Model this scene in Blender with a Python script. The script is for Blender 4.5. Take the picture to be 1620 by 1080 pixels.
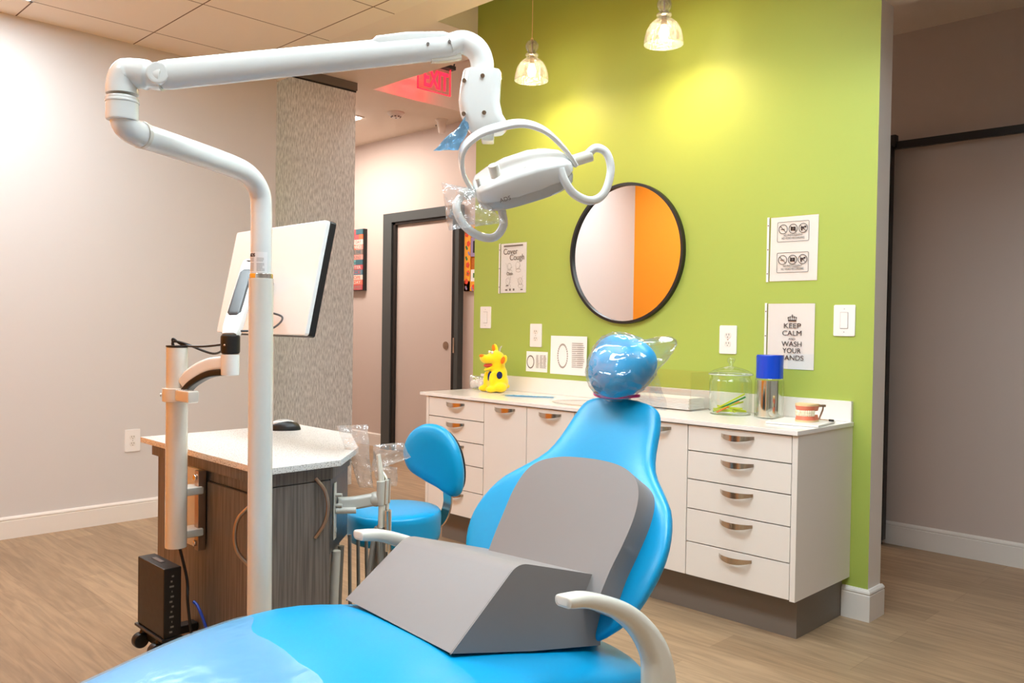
import bpy, bmesh, math, random
from math import sin, cos, pi, radians, sqrt
from mathutils import Vector, Matrix, Euler, noise
for o in list(bpy.data.objects): bpy.data.objects.remove(o)
S = bpy.context.scene; COL = S.collection
V = Vector
random.seed(4)

# ------------------------------------------------------------------ camera
cam = bpy.data.cameras.new('camera'); co = bpy.data.objects.new('camera', cam); COL.objects.link(co)
cam.sensor_fit = 'HORIZONTAL'; cam.sensor_width = 36.0; cam.lens = 1334.677/1620*36; cam.clip_start = .02
RT = V((0.70745169, 0.70659993, 0.01512105)); UP = V((-0.02454666, 0.00318308, 0.99969362)); FW = V((-0.70633531, 0.70760611, -0.01959655))
m = Matrix.Identity(4)
for i in range(3): m[i][0] = RT[i]; m[i][1] = UP[i]; m[i][2] = -FW[i]
m[0][3], m[1][3], m[2][3] = 0, -3.46, 1.1877
co.matrix_world = m; S.camera = co

# ------------------------------------------------------------------ world, view
w = bpy.data.worlds.new('world'); S.world = w; w.use_nodes = True
w.node_tree.nodes['Background'].inputs[0].default_value = (.93, .98, 1, 1)
w.node_tree.nodes['Background'].inputs[1].default_value = .25
S.view_settings.view_transform = 'Standard'; S.view_settings.look = 'None'
S.view_settings.exposure = 0.43; S.view_settings.gamma = 1.0
S.view_settings.use_curve_mapping = False

# ------------------------------------------------------------------ lamps: panel strengths
TROFFER = 13.0
TROFFERS = [(-4.80, -2.75, 1.22, .61), (-2.96, -2.75, 1.22, .61), (-1.13, -2.75, 1.22, .61), (-4.80, -4.6, 1.22, .61), (-2.35, -4.6, 1.22, .61),
            (-1.74, -1.525, 1.22, .61)]  # panels after the second are unseen, added for room light
HALL = 30.0
HALL_FILLS = [(-7.2, .3, 1.2, .4, 2.925), (-3.70, .3, .35, .4, 3.396)]  # unseen panels, added to brighten the hall
PENDANT_W = 14.0

# ------------------------------------------------------------------ materials
def s2l(c):
    return tuple((x/12.92 if x <= .04045 else ((x+.055)/1.055)**2.4) for x in c)
def rgb(r, g, b): return (*s2l((r/255, g/255, b/255)), 1)
class NT:
    def __init__(s, name):
        s.m = bpy.data.materials.new(name); s.m.use_nodes = True; s.t = s.m.node_tree; s.n = s.t.nodes; s.l = s.t.links
        s.b = s.n['Principled BSDF']; s.out = s.n['Material Output']
    def add(s, typ, **kw):
        n = s.n.new(typ)
        for k, v in kw.items(): setattr(n, k, v)
        return n
    def link(s, a, b): s.l.new(a, b)
def mat(name, col, rough=.5, metal=0, spec=.5, coat=0, emit=None, es=0, bump=0, bscale=60, sheen=0, var=0):
    t = NT(name); b = t.b
    b.inputs['Base Color'].default_value = col; b.inputs['Roughness'].default_value = rough
    b.inputs['Metallic'].default_value = metal; b.inputs['Specular IOR Level'].default_value = spec
    b.inputs['Coat Weight'].default_value = coat; b.inputs['Sheen Weight'].default_value = sheen
    if emit: b.inputs['Emission Color'].default_value = emit; b.inputs['Emission Strength'].default_value = es
    tc = t.add('ShaderNodeTexCoord'); nz = t.add('ShaderNodeTexNoise'); nz.inputs['Scale'].default_value = bscale
    t.link(tc.outputs['Object'], nz.inputs['Vector'])
    if bump:
        bp = t.add('ShaderNodeBump'); bp.inputs['Strength'].default_value = bump; bp.inputs['Distance'].default_value = .002
        t.link(nz.outputs[0], bp.inputs['Height']); t.link(bp.outputs[0], b.inputs['Normal'])
    mr = t.add('ShaderNodeMapRange'); mr.inputs['To Min'].default_value = max(0, rough-.04); mr.inputs['To Max'].default_value = min(1, rough+.04)
    t.link(nz.outputs[0], mr.inputs['Value']); t.link(mr.outputs[0], b.inputs['Roughness'])
    if var:
        hs = t.add('ShaderNodeMixRGB'); hs.inputs[1].default_value = tuple(c*(1-var) for c in col[:3])+(1,); hs.inputs[2].default_value = tuple(min(1, c*(1+var)) for c in col[:3])+(1,)
        t.link(nz.outputs[0], hs.inputs[0]); t.link(hs.outputs[0], b.inputs['Base Color'])
    return t.m
def film(name, tint=(1, 1, 1, 1), gl=.25, rough=.08, bscale=25, bstr=.6, milky=0.0, streak=False, mcol=(.9, .9, .9, 1), ridged=False):
    """thin clear plastic or glass: mostly see-through, with a glossy skin"""
    t = NT(name); t.n.remove(t.b)
    tr = t.add('ShaderNodeBsdfTransparent'); tr.inputs[0].default_value = tint
    g = t.add('ShaderNodeBsdfGlossy'); g.inputs['Roughness'].default_value = rough
    mx = t.add('ShaderNodeMixShader'); lw = t.add('ShaderNodeLayerWeight'); lw.inputs['Blend'].default_value = gl
    mr = t.add('ShaderNodeMapRange'); mr.inputs['To Min'].default_value = .03; mr.inputs['To Max'].default_value = .75
    t.link(lw.outputs['Facing'], mr.inputs['Value']); t.link(mr.outputs[0], mx.inputs[0])
    tc = t.add('ShaderNodeTexCoord'); nz = t.add('ShaderNodeTexNoise'); nz.inputs['Scale'].default_value = bscale
    t.link(tc.outputs['Object'], nz.inputs['Vector'])
    if bstr:
        if ridged:
            nz.noise_dimensions = '3D'; nz.noise_type = 'RIDGED_MULTIFRACTAL'; nz.inputs['Detail'].default_value = 1.5; nz.inputs['Scale'].default_value = 1
            rp = t.add('ShaderNodeMapping'); rp.inputs['Scale'].default_value = (9, 14, 30); rp.inputs['Rotation'].default_value = (.1, .25, 0); t.link(tc.outputs['Object'], rp.inputs[0]); t.link(rp.outputs[0], nz.inputs['Vector'])
        bp = t.add('ShaderNodeBump'); bp.inputs['Strength'].default_value = bstr; bp.inputs['Distance'].default_value = .03 if ridged else .01
        t.link(nz.outputs[0], bp.inputs['Height']); t.link(bp.outputs[0], g.inputs['Normal']); t.link(bp.outputs[0], lw.inputs['Normal'])
    t.link(tr.outputs[0], mx.inputs[1]); t.link(g.outputs[0], mx.inputs[2]); last = mx
    if streak:
        wv = t.add('ShaderNodeTexNoise'); wv.inputs['Scale'].default_value = 1; mp = t.add('ShaderNodeMapping'); mp.inputs['Scale'].default_value = (45, 45, 14)
        t.link(tc.outputs['Object'], mp.inputs[0]); t.link(mp.outputs[0], wv.inputs['Vector'])
        cr = t.add('ShaderNodeValToRGB'); cr.color_ramp.elements[0].color = (.55, .5, .42, 1); cr.color_ramp.elements[1].color = (1, .98, .94, 1)
        cr.color_ramp.elements[0].position = .4; cr.color_ramp.elements[1].position = .58
        t.link(wv.outputs[0], cr.inputs[0]); t.link(cr.outputs[0], tr.inputs[0])
    if milky:
        d = t.add('ShaderNodeBsdfDiffuse'); d.inputs[0].default_value = mcol if tint[0] > .8 else tint
        m2 = t.add('ShaderNodeMixShader'); m2.inputs[0].default_value = milky
        t.link(mx.outputs[0], m2.inputs[1]); t.link(d.outputs[0], m2.inputs[2]); last = m2
    t.link(last.outputs[0], t.out.inputs[0]); return t.m

M = {}
M['wall'] = mat('wall_paint', rgb(212, 206, 203), .6, bump=.05, bscale=200)
M['hallwall'] = mat('hall_paint', rgb(205, 188, 178), .6, bump=.05, bscale=200)
M['green'] = mat('green_paint', (0.39, .475, .085, 1), .55, bump=.08, bscale=160)
M['orange'] = mat('orange_paint', (1, .30, .005, 1), .5)
M['trim'] = mat('white_trim', rgb(232, 224, 216), .35)
M['white_lam'] = mat('white_laminate', rgb(230, 222, 213), .35)
M['counter'] = mat('white_solid_surface', rgb(240, 234, 228), .16, spec=.5)
M['toe'] = mat('grey_toe_kick', rgb(118, 108, 98), .5)
M['dark_gap'] = mat('dark_gap', rgb(30, 25, 22), .9)
M['nickel'] = mat('brushed_nickel', rgb(205, 190, 175), .22, metal=1)
M['chrome'] = mat('chrome', rgb(225, 222, 218), .08, metal=1)
M['bronze'] = mat('bronze_nickel', rgb(180, 160, 142), .3, metal=1)
M['frame'] = mat('dark_grey_frame', rgb(70, 74, 74), .45)
M['black'] = mat('black_plastic', rgb(22, 21, 21), .4)
M['blackm'] = mat('black_metal', rgb(34, 31, 29), .35, spec=.5)
M['vinyl'] = mat('blue_vinyl', (0.0, .33, .64, 1), .33, bump=.12, bscale=450)
M['greyvinyl'] = mat('grey_vinyl', rgb(138, 130, 127), .55, bump=.25, bscale=25, sheen=.1)
M['piping'] = mat('dark_grey_seam', rgb(88, 82, 80), .6)
M['cream'] = mat('cream_plastic', rgb(232, 226, 212), .25, coat=.3)
M['enamel'] = mat('white_enamel', rgb(236, 236, 233), .16, coat=.3)
M['lens'] = mat('pale_grey_lens', rgb(195, 195, 192), .1, coat=.4)
M['post'] = mat('warm_white_enamel', rgb(228, 222, 211), .2, coat=.7)
M['white_pl'] = mat('white_plastic', rgb(240, 234, 230), .3)
M['paper'] = mat('paper', rgb(246, 242, 240), .6)
M['ink'] = mat('brown_black_ink', rgb(62, 42, 38), .7)
M['ink_l'] = mat('pale_grey_ink', rgb(168, 158, 152), .7)
M['ink_m'] = mat('mid_grey_ink', rgb(120, 108, 102), .7)
M['bluelid'] = mat('blue_plastic', rgb(0, 66, 196), .25, coat=.2)
M['pink'] = mat('magenta_rubber', rgb(225, 20, 120), .4)
M['gum'] = mat('pink_gum', rgb(224, 120, 92), .3)
M['tooth'] = mat('ivory_tooth', rgb(238, 226, 196), .25)
M['stone'] = mat('cream_plaster', rgb(232, 200, 150), .5)
M['yellow'] = mat('yellow_plush', rgb(255, 222, 0), .9, bump=.8, bscale=300, sheen=.4)
M['orangefelt'] = mat('orange_felt', rgb(255, 130, 20), .9, bump=.5, bscale=300)
M['navy'] = mat('navy_felt', rgb(16, 30, 96), .9)
M['tongue'] = mat('red_felt', rgb(215, 80, 66), .8)
M['greyhose'] = mat('grey_hose', rgb(128, 124, 118), .45)
M['palehose'] = mat('pale_grey_plastic', rgb(205, 203, 194), .3)
M['bluecable'] = mat('blue_cable', rgb(15, 70, 190), .4)
M['clear'] = film('clear_film', (1, 1, 1, 1), .4, .07, 45, 1.0, .13)
M['wrap'] = film('headrest_wrap', (.97, .99, 1, 1), .30, .07, 14, 1.0, .03, ridged=True)
M['clear2'] = film('acrylic', (.985, .985, .975, 1), .12, .06, 5, 0)
M['glass'] = film('clear_glass', (.93, .97, .93, 1), .28, .03, 8, .05)
M['seeded'] = film('seeded_glass', (1, .98, .94, 1), .35, .08, 90, .5, .09, streak=True)
M['bluefilm'] = film('pale_blue_film', (.42, .72, .95, 1), .35, .12, 40, 1.0, .22)
M['bluefilm2'] = film('blue_seat_film', (.9, .96, 1, 1), .14, .2, 14, .5, .17, mcol=(.42, .70, .86, 1))
M['lampglow'] = mat('troffer_diffuser', (1, 1, 1, 1), .5, emit=(.84, 1.0, 1.08, 1), es=TROFFER)
M['hallfill'] = mat('hall_fill_glow', (1, 1, 1, 1), .5, emit=(1, .90, .82, 1), es=HALL)
M['bulb'] = mat('warm_bulb', (1, .9, .7, 1), .5, emit=(1, .80, .50, 1), es=110)
M['exitred'] = mat('red_lit_letters', (1, .05, .12, 1), .5, emit=(1, .004, .04, 1), es=1.15)
M['exitplate'] = film('exit_acrylic', (1, .72, .72, 1), .15, .05, 5, 0, .03)
M['cork'] = mat('cork', rgb(190, 105, 25), .9, var=.3)
M['mirror'] = mat('mirror_glass', (.93, .93, .93, 1), .0, metal=1)
M['mirror'].node_tree.nodes['Principled BSDF'].inputs['Roughness'].default_value = 0
for l in list(M['mirror'].node_tree.links):
    if l.to_socket.name == 'Roughness': M['mirror'].node_tree.links.remove(l)

def floor_mat():
    t = NT('vinyl_plank_floor'); tc = t.add('ShaderNodeTexCoord')
    br = t.add('ShaderNodeTexBrick'); br.inputs['Scale'].default_value = 1
    br.inputs['Brick Width'].default_value = 1.22; br.inputs['Row Height'].default_value = .18; br.inputs['Mortar Size'].default_value = .0012
    br.offset = .37; br.inputs['Color1'].default_value = rgb(174, 146, 115); br.inputs['Color2'].default_value = rgb(157, 130, 101)
    br.inputs['Mortar'].default_value = rgb(140, 110, 84); br.inputs['Mortar Smooth'].default_value = .5
    t.link(tc.outputs['Object'], br.inputs['Vector'])
    mp = t.add('ShaderNodeMapping'); mp.inputs['Scale'].default_value = (2.2, 26, 1); t.link(tc.outputs['Object'], mp.inputs[0])
    nz = t.add('ShaderNodeTexNoise'); nz.inputs['Scale'].default_value = 1.6; nz.inputs['Detail'].default_value = 7; nz.inputs['Distortion'].default_value = .9
    t.link(mp.outputs[0], nz.inputs['Vector'])
    cr = t.add('ShaderNodeValToRGB'); cr.color_ramp.elements[0].position = .32; cr.color_ramp.elements[1].position = .66
    cr.color_ramp.elements[0].color = (.55, .52, .5, 1); cr.color_ramp.elements[1].color = (1.12, 1.1, 1.08, 1)
    t.link(nz.outputs[0], cr.inputs[0])
    mx = t.add('ShaderNodeMixRGB', blend_type='MULTIPLY'); mx.inputs[0].default_value = .6
    t.link(br.outputs[0], mx.inputs[1]); t.link(cr.outputs[0], mx.inputs[2]); t.link(mx.outputs[0], t.b.inputs['Base Color'])
    t.b.inputs['Roughness'].default_value = .42
    bp = t.add('ShaderNodeBump'); bp.inputs['Strength'].default_value = .15; bp.inputs['Distance'].default_value = .003
    t.link(nz.outputs[0], bp.inputs['Height']); t.link(bp.outputs[0], t.b.inputs['Normal'])
    return t.m
M['floor'] = floor_mat()
def ceil_mat():
    t = NT('ceiling_tiles'); tc = t.add('ShaderNodeTexCoord'); sp = t.add('ShaderNodeSeparateXYZ'); t.link(tc.outputs['Object'], sp.inputs[0])
    def line(sock, off):
        a = t.add('ShaderNodeMath', operation='ADD'); a.inputs[1].default_value = off; t.link(sock, a.inputs[0])
        d = t.add('ShaderNodeMath', operation='DIVIDE'); d.inputs[1].default_value = .6125; t.link(a.outputs[0], d.inputs[0])
        p = t.add('ShaderNodeMath', operation='PINGPONG'); p.inputs[1].default_value = .5; t.link(d.outputs[0], p.inputs[0])
        l = t.add('ShaderNodeMath', operation='LESS_THAN'); l.inputs[1].default_value = .0058; t.link(p.outputs[0], l.inputs[0]); return l
    a = line(sp.outputs[0], 4.80); b = line(sp.outputs[1], 2.14)
    mx = t.add('ShaderNodeMath', operation='MAXIMUM'); t.link(a.outputs[0], mx.inputs[0]); t.link(b.outputs[0], mx.inputs[1])
    c = t.add('ShaderNodeMixRGB'); c.inputs[1].default_value = rgb(240, 228, 212); c.inputs[2].default_value = rgb(120, 92, 66)
    t.link(mx.outputs[0], c.inputs[0]); t.link(c.outputs[0], t.b.inputs['Base Color']); t.b.inputs['Roughness'].default_value = .8
    return t.m
M['ceiling'] = ceil_mat()
M['soffit'] = mat('ceiling_paint', rgb(236, 222, 206), .7)
def lam_mat():
    t = NT('grey_brown_woodgrain_laminate'); tc = t.add('ShaderNodeTexCoord'); mp = t.add('ShaderNodeMapping'); mp.inputs['Scale'].default_value = (150, 150, 5)
    t.link(tc.outputs['Object'], mp.inputs[0]); nz = t.add('ShaderNodeTexNoise'); nz.inputs['Scale'].default_value = 1; nz.inputs['Detail'].default_value = 3
    t.link(mp.outputs[0], nz.inputs['Vector']); cr = t.add('ShaderNodeValToRGB')
    cr.color_ramp.elements[0].position = .35; cr.color_ramp.elements[1].position = .65
    cr.color_ramp.elements[0].color = rgb(96, 88, 82); cr.color_ramp.elements[1].color = rgb(126, 117, 109)
    t.link(nz.outputs[0], cr.inputs[0]); t.link(cr.outputs[0], t.b.inputs['Base Color']); t.b.inputs['Roughness'].default_value = .45
    return t.m
M['laminate'] = lam_mat()
def speck_mat():
    t = NT('speckled_quartz'); tc = t.add('ShaderNodeTexCoord'); v = t.add('ShaderNodeTexNoise'); v.inputs['Scale'].default_value = 320; v.inputs['Detail'].default_value = 1
    t.link(tc.outputs['Object'], v.inputs['Vector']); cr = t.add('ShaderNodeValToRGB')
    cr.color_ramp.elements[0].position = .32; cr.color_ramp.elements[0].color = rgb(160, 150, 142); cr.color_ramp.elements[1].position = .44; cr.color_ramp.elements[1].color = rgb(234, 230, 224)
    t.link(v.outputs[0], cr.inputs[0]); t.link(cr.outputs[0], t.b.inputs['Base Color']); t.b.inputs['Roughness'].default_value = .2; return t.m
M['quartz'] = speck_mat()
def panel_mat():
    t = NT('silver_textured_resin'); tc = t.add('ShaderNodeTexCoord'); mp = t.add('ShaderNodeMapping'); mp.inputs['Scale'].default_value = (150, 150, 24)
    t.link(tc.outputs['Object'], mp.inputs[0]); nz = t.add('ShaderNodeTexNoise'); nz.inputs['Scale'].default_value = 1; nz.inputs['Detail'].default_value = 2
    t.link(mp.outputs[0], nz.inputs['Vector']); bp = t.add('ShaderNodeBump'); bp.inputs['Strength'].default_value = .5; bp.inputs['Distance'].default_value = .004
    t.link(nz.outputs[0], bp.inputs['Height']); t.link(bp.outputs[0], t.b.inputs['Normal'])
    cr = t.add('ShaderNodeValToRGB'); cr.color_ramp.elements[0].position = .36; cr.color_ramp.elements[1].position = .62
    cr.color_ramp.elements[0].color = rgb(196, 201, 202); cr.color_ramp.elements[1].color = rgb(244, 248, 248)
    t.link(nz.outputs[0], cr.inputs[0]); t.link(cr.outputs[0], t.b.inputs['Base Color'])
    t.b.inputs['Metallic'].default_value = .4; t.b.inputs['Roughness'].default_value = .3; return t.m
M['panel'] = panel_mat()

# ------------------------------------------------------------------ mesh helpers
def orth(*cols):
    return Matrix((cols[0], cols[1], cols[2])).transposed()
def box(bm, x0, x1, y0, y1, z0, z1, bev=0, seg=2, T=None):
    r = bmesh.ops.create_cube(bm, size=1)
    M4 = Matrix.Translation(((x0+x1)/2, (y0+y1)/2, (z0+z1)/2)) @ Matrix.Diagonal((x1-x0, y1-y0, z1-z0, 1))
    if T: M4 = T @ M4
    bmesh.ops.transform(bm, matrix=M4, verts=r['verts'])
    if bev:
        es = list({e for v in r['verts'] for e in v.link_edges})
        bmesh.ops.bevel(bm, geom=es, offset=bev, segments=seg, affect='EDGES', profile=.5)
def loft(bm, rings, caps=True, closed_path=False):
    vs = [[bm.verts.new(p) for p in r] for r in rings]; n = len(vs[0]); k = len(vs)
    for i in range(k if closed_path else k-1):
        a, b = vs[i], vs[(i+1) % k]
        for j in range(n): bm.faces.new((a[j], a[(j+1) % n], b[(j+1) % n], b[j]))
    if caps and not closed_path:
        bm.faces.new(vs[0][::-1]); bm.faces.new(vs[-1])
def cr_path(pts, n=8, closed=False):
    P_ = [V(p) for p in pts]; out = []; k = len(P_)
    for i in range(k if closed else k-1):
        p0 = P_[i-1] if (i > 0 or closed) else 2*P_[0]-P_[1]; p1 = P_[i]; p2 = P_[(i+1) % k]
        p3 = P_[(i+2) % k] if (closed or i+2 < k) else 2*P_[-1]-P_[-2]
        for j in range(n):
            t = j/n; out.append(.5*((2*p1)+(p2-p0)*t+(2*p0-5*p1+4*p2-p3)*t*t+(3*p1-p0-3*p2+p3)*t**3))
    if not closed: out.append(P_[-1])
    return out
def sweep(bm, pts, r=.01, seg=14, prof=None, up=None, closed=False, caps=True):
    pts = [V(p) for p in pts]; k = len(pts); rings = []; N = None
    for i, p in enumerate(pts):
        a = pts[i-1] if (i > 0 or closed) else p; b = pts[(i+1) % k] if (i < k-1 or closed) else p
        T = (b-a).normalized()
        if N is None: N = V(up) if up else (V((0, 0, 1)) if abs(T.z) < .9 else V((1, 0, 0)))
        if up and prof and not closed: N = N
        N = (N-T*N.dot(T)).normalized(); B = T.cross(N)
        rr = r[i] if isinstance(r, (list, tuple)) else r
        if prof: rings.append([p+N*(u*rr)+B*(v_*rr) for u, v_ in prof])
        else: rings.append([p+N*(cos(2*pi*j/seg)*rr)+B*(sin(2*pi*j/seg)*rr) for j in range(seg)])
    loft(bm, rings, caps, closed)
def rrect(hu, hv, c=.3, n=3):
    """rounded rectangle profile half sizes hu (along normal), hv (along binormal)"""
    out = []; r = c*min(hu, hv)
    for sx, sy, a0 in ((1, 1, 0), (-1, 1, 90), (-1, -1, 180), (1, -1, 270)):
        for j in range(n+1):
            a = radians(a0+90*j/n); out.append((sx*(hu-r)+r*cos(a), sy*(hv-r)+r*sin(a)))
    return out
def cyl(bm, p0, p1, r0, r1=None, seg=28, bev=0):
    r1 = r0 if r1 is None else r1; p0, p1 = V(p0), V(p1)
    if bev:
        d = (p1-p0).normalized()
        sweep(bm, [p0, p0+d*bev*.3, p0+d*bev, p1-d*bev, p1-d*bev*.3, p1], [r0-bev, r0-bev*.3, r0, r1, r1-bev*.3, r1-bev], seg)
    else: sweep(bm, [p0, p1], [r0, r1], seg)
def lathe(bm, prof, c, seg=40, cap=True, T=None):
    rings = []
    for r, z in prof:
        ring = [V((r*cos(2*pi*j/seg), r*sin(2*pi*j/seg), z)) for j in range(seg)]
        rings.append([(T @ p if T else p)+V(c) for p in ring])
    loft(bm, rings, cap)
def prism(bm, poly, fn, d0, d1, bev=0, seg=3):
    """poly of (u,v); fn(u,v,d) -> point"""
    a = [bm.verts.new(fn(u, v, d0)) for u, v in poly]; b = [bm.verts.new(fn(u, v, d1)) for u, v in poly]; n = len(poly); F = []
    F.append(bm.faces.new(a[::-1])); F.append(bm.faces.new(b))
    for i in range(n): F.append(bm.faces.new((a[i], a[(i+1) % n], b[(i+1) % n], b[i])))
    if bev:
        es = list({e for v in a for e in v.link_edges if e.other_vert(v) in a} | {e for v in b for e in v.link_edges if e.other_vert(v) in b})
        bmesh.ops.bevel(bm, geom=es, offset=bev, segments=seg, affect='EDGES', profile=.5)
def ell(bm, c, r, rot=None, sub=3):
    r_ = bmesh.ops.create_icosphere(bm, subdivisions=sub, radius=1)
    T = Matrix.Translation(c) @ (rot.to_4x4() if rot else Matrix.Identity(4)) @ Matrix.Diagonal((*r, 1))
    bmesh.ops.transform(bm, matrix=T, verts=r_['verts'])
def worigin(o):
    v = V((0, 0, 0))
    while o: v += o.location; o = o.parent
    return v
def B(): return bmesh.new()
def part(name, bm, mt, parent=None, loc=None, sharp=38, smooth=True):
    """meshes are built in world coordinates and then stored relative to their origin"""
    bmesh.ops.recalc_face_normals(bm, faces=bm.faces)
    for e in bm.edges:
        if len(e.link_faces) == 2 and e.calc_face_angle(0) > radians(sharp): e.smooth = False
    if smooth:
        for f in bm.faces: f.smooth = True
    if parent: off = worigin(parent)
    elif loc is not None: off = V(loc)
    else: off = V((0, 0, 0))
    for v in bm.verts: v.co -= off
    me = bpy.data.meshes.new(name); bm.to_mesh(me); bm.free()
    o = bpy.data.objects.new(name, me); COL.objects.link(o)
    for x in (mt if isinstance(mt, (list, tuple)) else [mt]): me.materials.append(M[x])
    if smooth: wn = o.modifiers.new('weighted_normal', 'WEIGHTED_NORMAL'); wn.keep_sharp = True; wn.weight = 80
    if parent: o.parent = parent
    elif loc is not None: o.location = loc
    return o
def tag(o, label, cat, group=None, kind=None):
    o['label'] = label; o['category'] = cat
    if group: o['group'] = group
    if kind: o['kind'] = kind
    return o
def thing(name, label, cat, loc, group=None):
    o = bpy.data.objects.new(name, None); o.empty_display_size = .05; COL.objects.link(o); o.location = loc
    return tag(o, label, cat, group)
def struct(name, bm, mt, **k):
    o = part(name, bm, mt, **k); 
    if not k.get('parent'): o['kind'] = 'structure'
    return o
def sbox(name, mt, *a, bev=0, **k):
    bm = B(); box(bm, *a, bev=bev); return struct(name, bm, mt, **k)
def pbox(name, mt, parent, *a, bev=0, T=None):
    bm = B(); box(bm, *a, bev=bev, T=T); return part(name, bm, mt, parent)
def lettering(name, txt, size, loc, mt, parent, R=None, align='CENTER', depth=.0004, fit=None, bold=0, wrap=None):
    c = bpy.data.curves.new('txt', 'FONT'); c.body = txt; c.size = size; c.align_x = align; c.extrude = depth; c.offset = bold
    t = bpy.data.objects.new('txt', c); COL.objects.link(t); bpy.context.view_layer.update()
    me = bpy.data.meshes.new_from_object(t.evaluated_get(bpy.context.evaluated_depsgraph_get())); bpy.data.objects.remove(t)
    bm = B(); bm.from_mesh(me)
    if fit:
        xs = [v.co.x for v in bm.verts]; s = fit/max(1e-6, max(xs)-min(xs))
        for v in bm.verts: v.co.x *= s
    if wrap:
        for v in bm.verts: v.co = V(wrap(v.co.x, v.co.y, v.co.z))
    else:
        Rm = R or orth(V((1, 0, 0)), V((0, 0, 1)), V((0, -1, 0)))
        for v in bm.verts: v.co = Rm @ v.co + V(loc)
    return part(name, bm, mt, parent, smooth=False)

# ================================================================== STRUCTURE
XL, YB, XR = -5.094, -5.6, 2.8
sbox('floor', 'floor', -8, XR, YB, 1.45, -.06, 0)
sbox('wall_left', 'wall', XL-.14, XL, -3.49, -.6, 0, 2.93)
sbox('wall_side_left', 'wall', XL-.14, XL, YB, -3.49, 0, 2.93)
sbox('wall_front', 'orange', XL, -1.75, -3.49, -3.37, 0, 2.93)
sbox('wall_rear', 'wall', XL-.14, XR, YB-.1, YB, 0, 3.4)
sbox('wall_right', 'wall', XR, XR+.1, YB-.1, 1.5, 0, 3.4)
sbox('wall_hall', 'hallwall', -8, XR, 1.37, 1.47, 0, 3.4)
sbox('wall_hall_left', 'hallwall', -8.1, -8, -1.6, 1.47, 0, 3.4)
sbox('wall_hall_front', 'hallwall', -8.1, XL-.14, -1.6, -1.5, 0, 3.4)
# green wall with pale end faces
bm = B(); box(bm, -3.785, -1.38, 0, .125, 0, 3.4)
for f in bm.faces:
    f.material_index = 0 if f.normal.y < -.5 else 1
struct('wall_back', bm, ['green', 'trim'])
sbox('wall_light_blocker', 'wall', -.45, XR, 0, .125, 0, 2.525)  # unseen wall added to keep room light out of the hall
# ceilings
sbox('ceiling', 'ceiling', XL-.14, XR, YB, -.78, 2.795, 2.93)
sbox('ceiling', 'soffit', XL-.14, XR, -.78, -.56, 2.795, 3.4)
sbox('ceiling', 'soffit', -8.1, -5.235, -1.6, 1.47, 2.93, 3.4)
sbox('ceiling', 'soffit', -5.235, -3.785, -.56, .273, 2.93, 3.4)
sbox('ceiling', 'soffit', -8.1, XR, -.6, 1.5, 3.4, 3.46)
sbox('ceiling', 'soffit', -3.2, XR, .125, 1.37, 2.83, 2.93)
sbox('ceiling', 'soffit', -1.38, XR, -.56, .125, 2.525, 3.4)
# baseboards with a beaded top
def baseboard(name, p0, p1, n, h=.13, parent=None):
    p0, p1, n = V(p0), V(p1), V(n); bm = B()
    prof = [(0, 0), (.014, 0), (.014, h*.80), (.011, h*.83), (.0145, h*.87), (.013, h*.93), (.006, h), (0, h)]
    loft(bm, [[p+n*u+V((0, 0, 1))*v for u, v in prof] for p in (p0, p1)])
    return struct(name, bm, 'trim', sharp=25)
baseboard('baseboard_left', (XL, -3.37, 0), (XL, -.6, 0), (1, 0, 0), .118)
baseboard('baseboard_hall', (-8, 1.37, 0), (-6.50, 1.37, 0), (0, -1, 0), .125)
baseboard('baseboard_hall_middle', (-5.42, 1.37, 0), (-1.85, 1.37, 0), (0, -1, 0), .125)
baseboard('baseboard_hall_right', (-1.85, 1.37, 0), (XR, 1.37, 0), (0, -1, 0), .125)
# baseboard wrapping the free end of the green wall
bm = B(); prof = [(0, 0), (.014, 0), (.014, .105), (.011, .109), (.0145, .114), (.013, .121), (.006, .13), (0, .13)]
loft(bm, [[V(p)+V((a*u, b*u, v)) for u, v in prof] for p, a, b in (((-1.484, 0, 0), 0, -1), ((-1.38, 0, 0), 1, -1), ((-1.38, .125, 0), 1, 1))])
struct('baseboard_back', bm, 'trim', sharp=25)
# hall door with dark frame
dr = sbox('door_1', 'hallwall', -6.37, -5.50, 1.352, 1.369, .01, 2.13)
bm = B()
for x0, x1, y0 in ((-6.50, -6.37, 1.31), (-5.50, -5.42, 1.31)): box(bm, x0, x1, y0, 1.37, 0, 2.125)
box(bm, -6.50, -5.42, 1.31, 1.37, 2.125, 2.21)
part('door_frame', bm, 'frame', dr)
bm = B(); box(bm, -6.37, -6.33, 1.325, 1.352, 0, 2.125); box(bm, -5.5, -5.47, 1.308, 1.352, 0, 2.125); box(bm, -6.37, -5.5, 1.325, 1.352, 2.10, 2.125); part('door_stop', bm, 'blackm', dr)
bm = B(); cyl(bm, (-5.62, 1.353, 1.0), (-5.62, 1.345, 1.0), .035, seg=28, bev=.002); part('door_handle', bm, 'bronze', dr)
pbox('strike_plate', 'nickel', dr, -5.475, -5.455, 1.303, 1.31, .94, 1.07)
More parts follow.
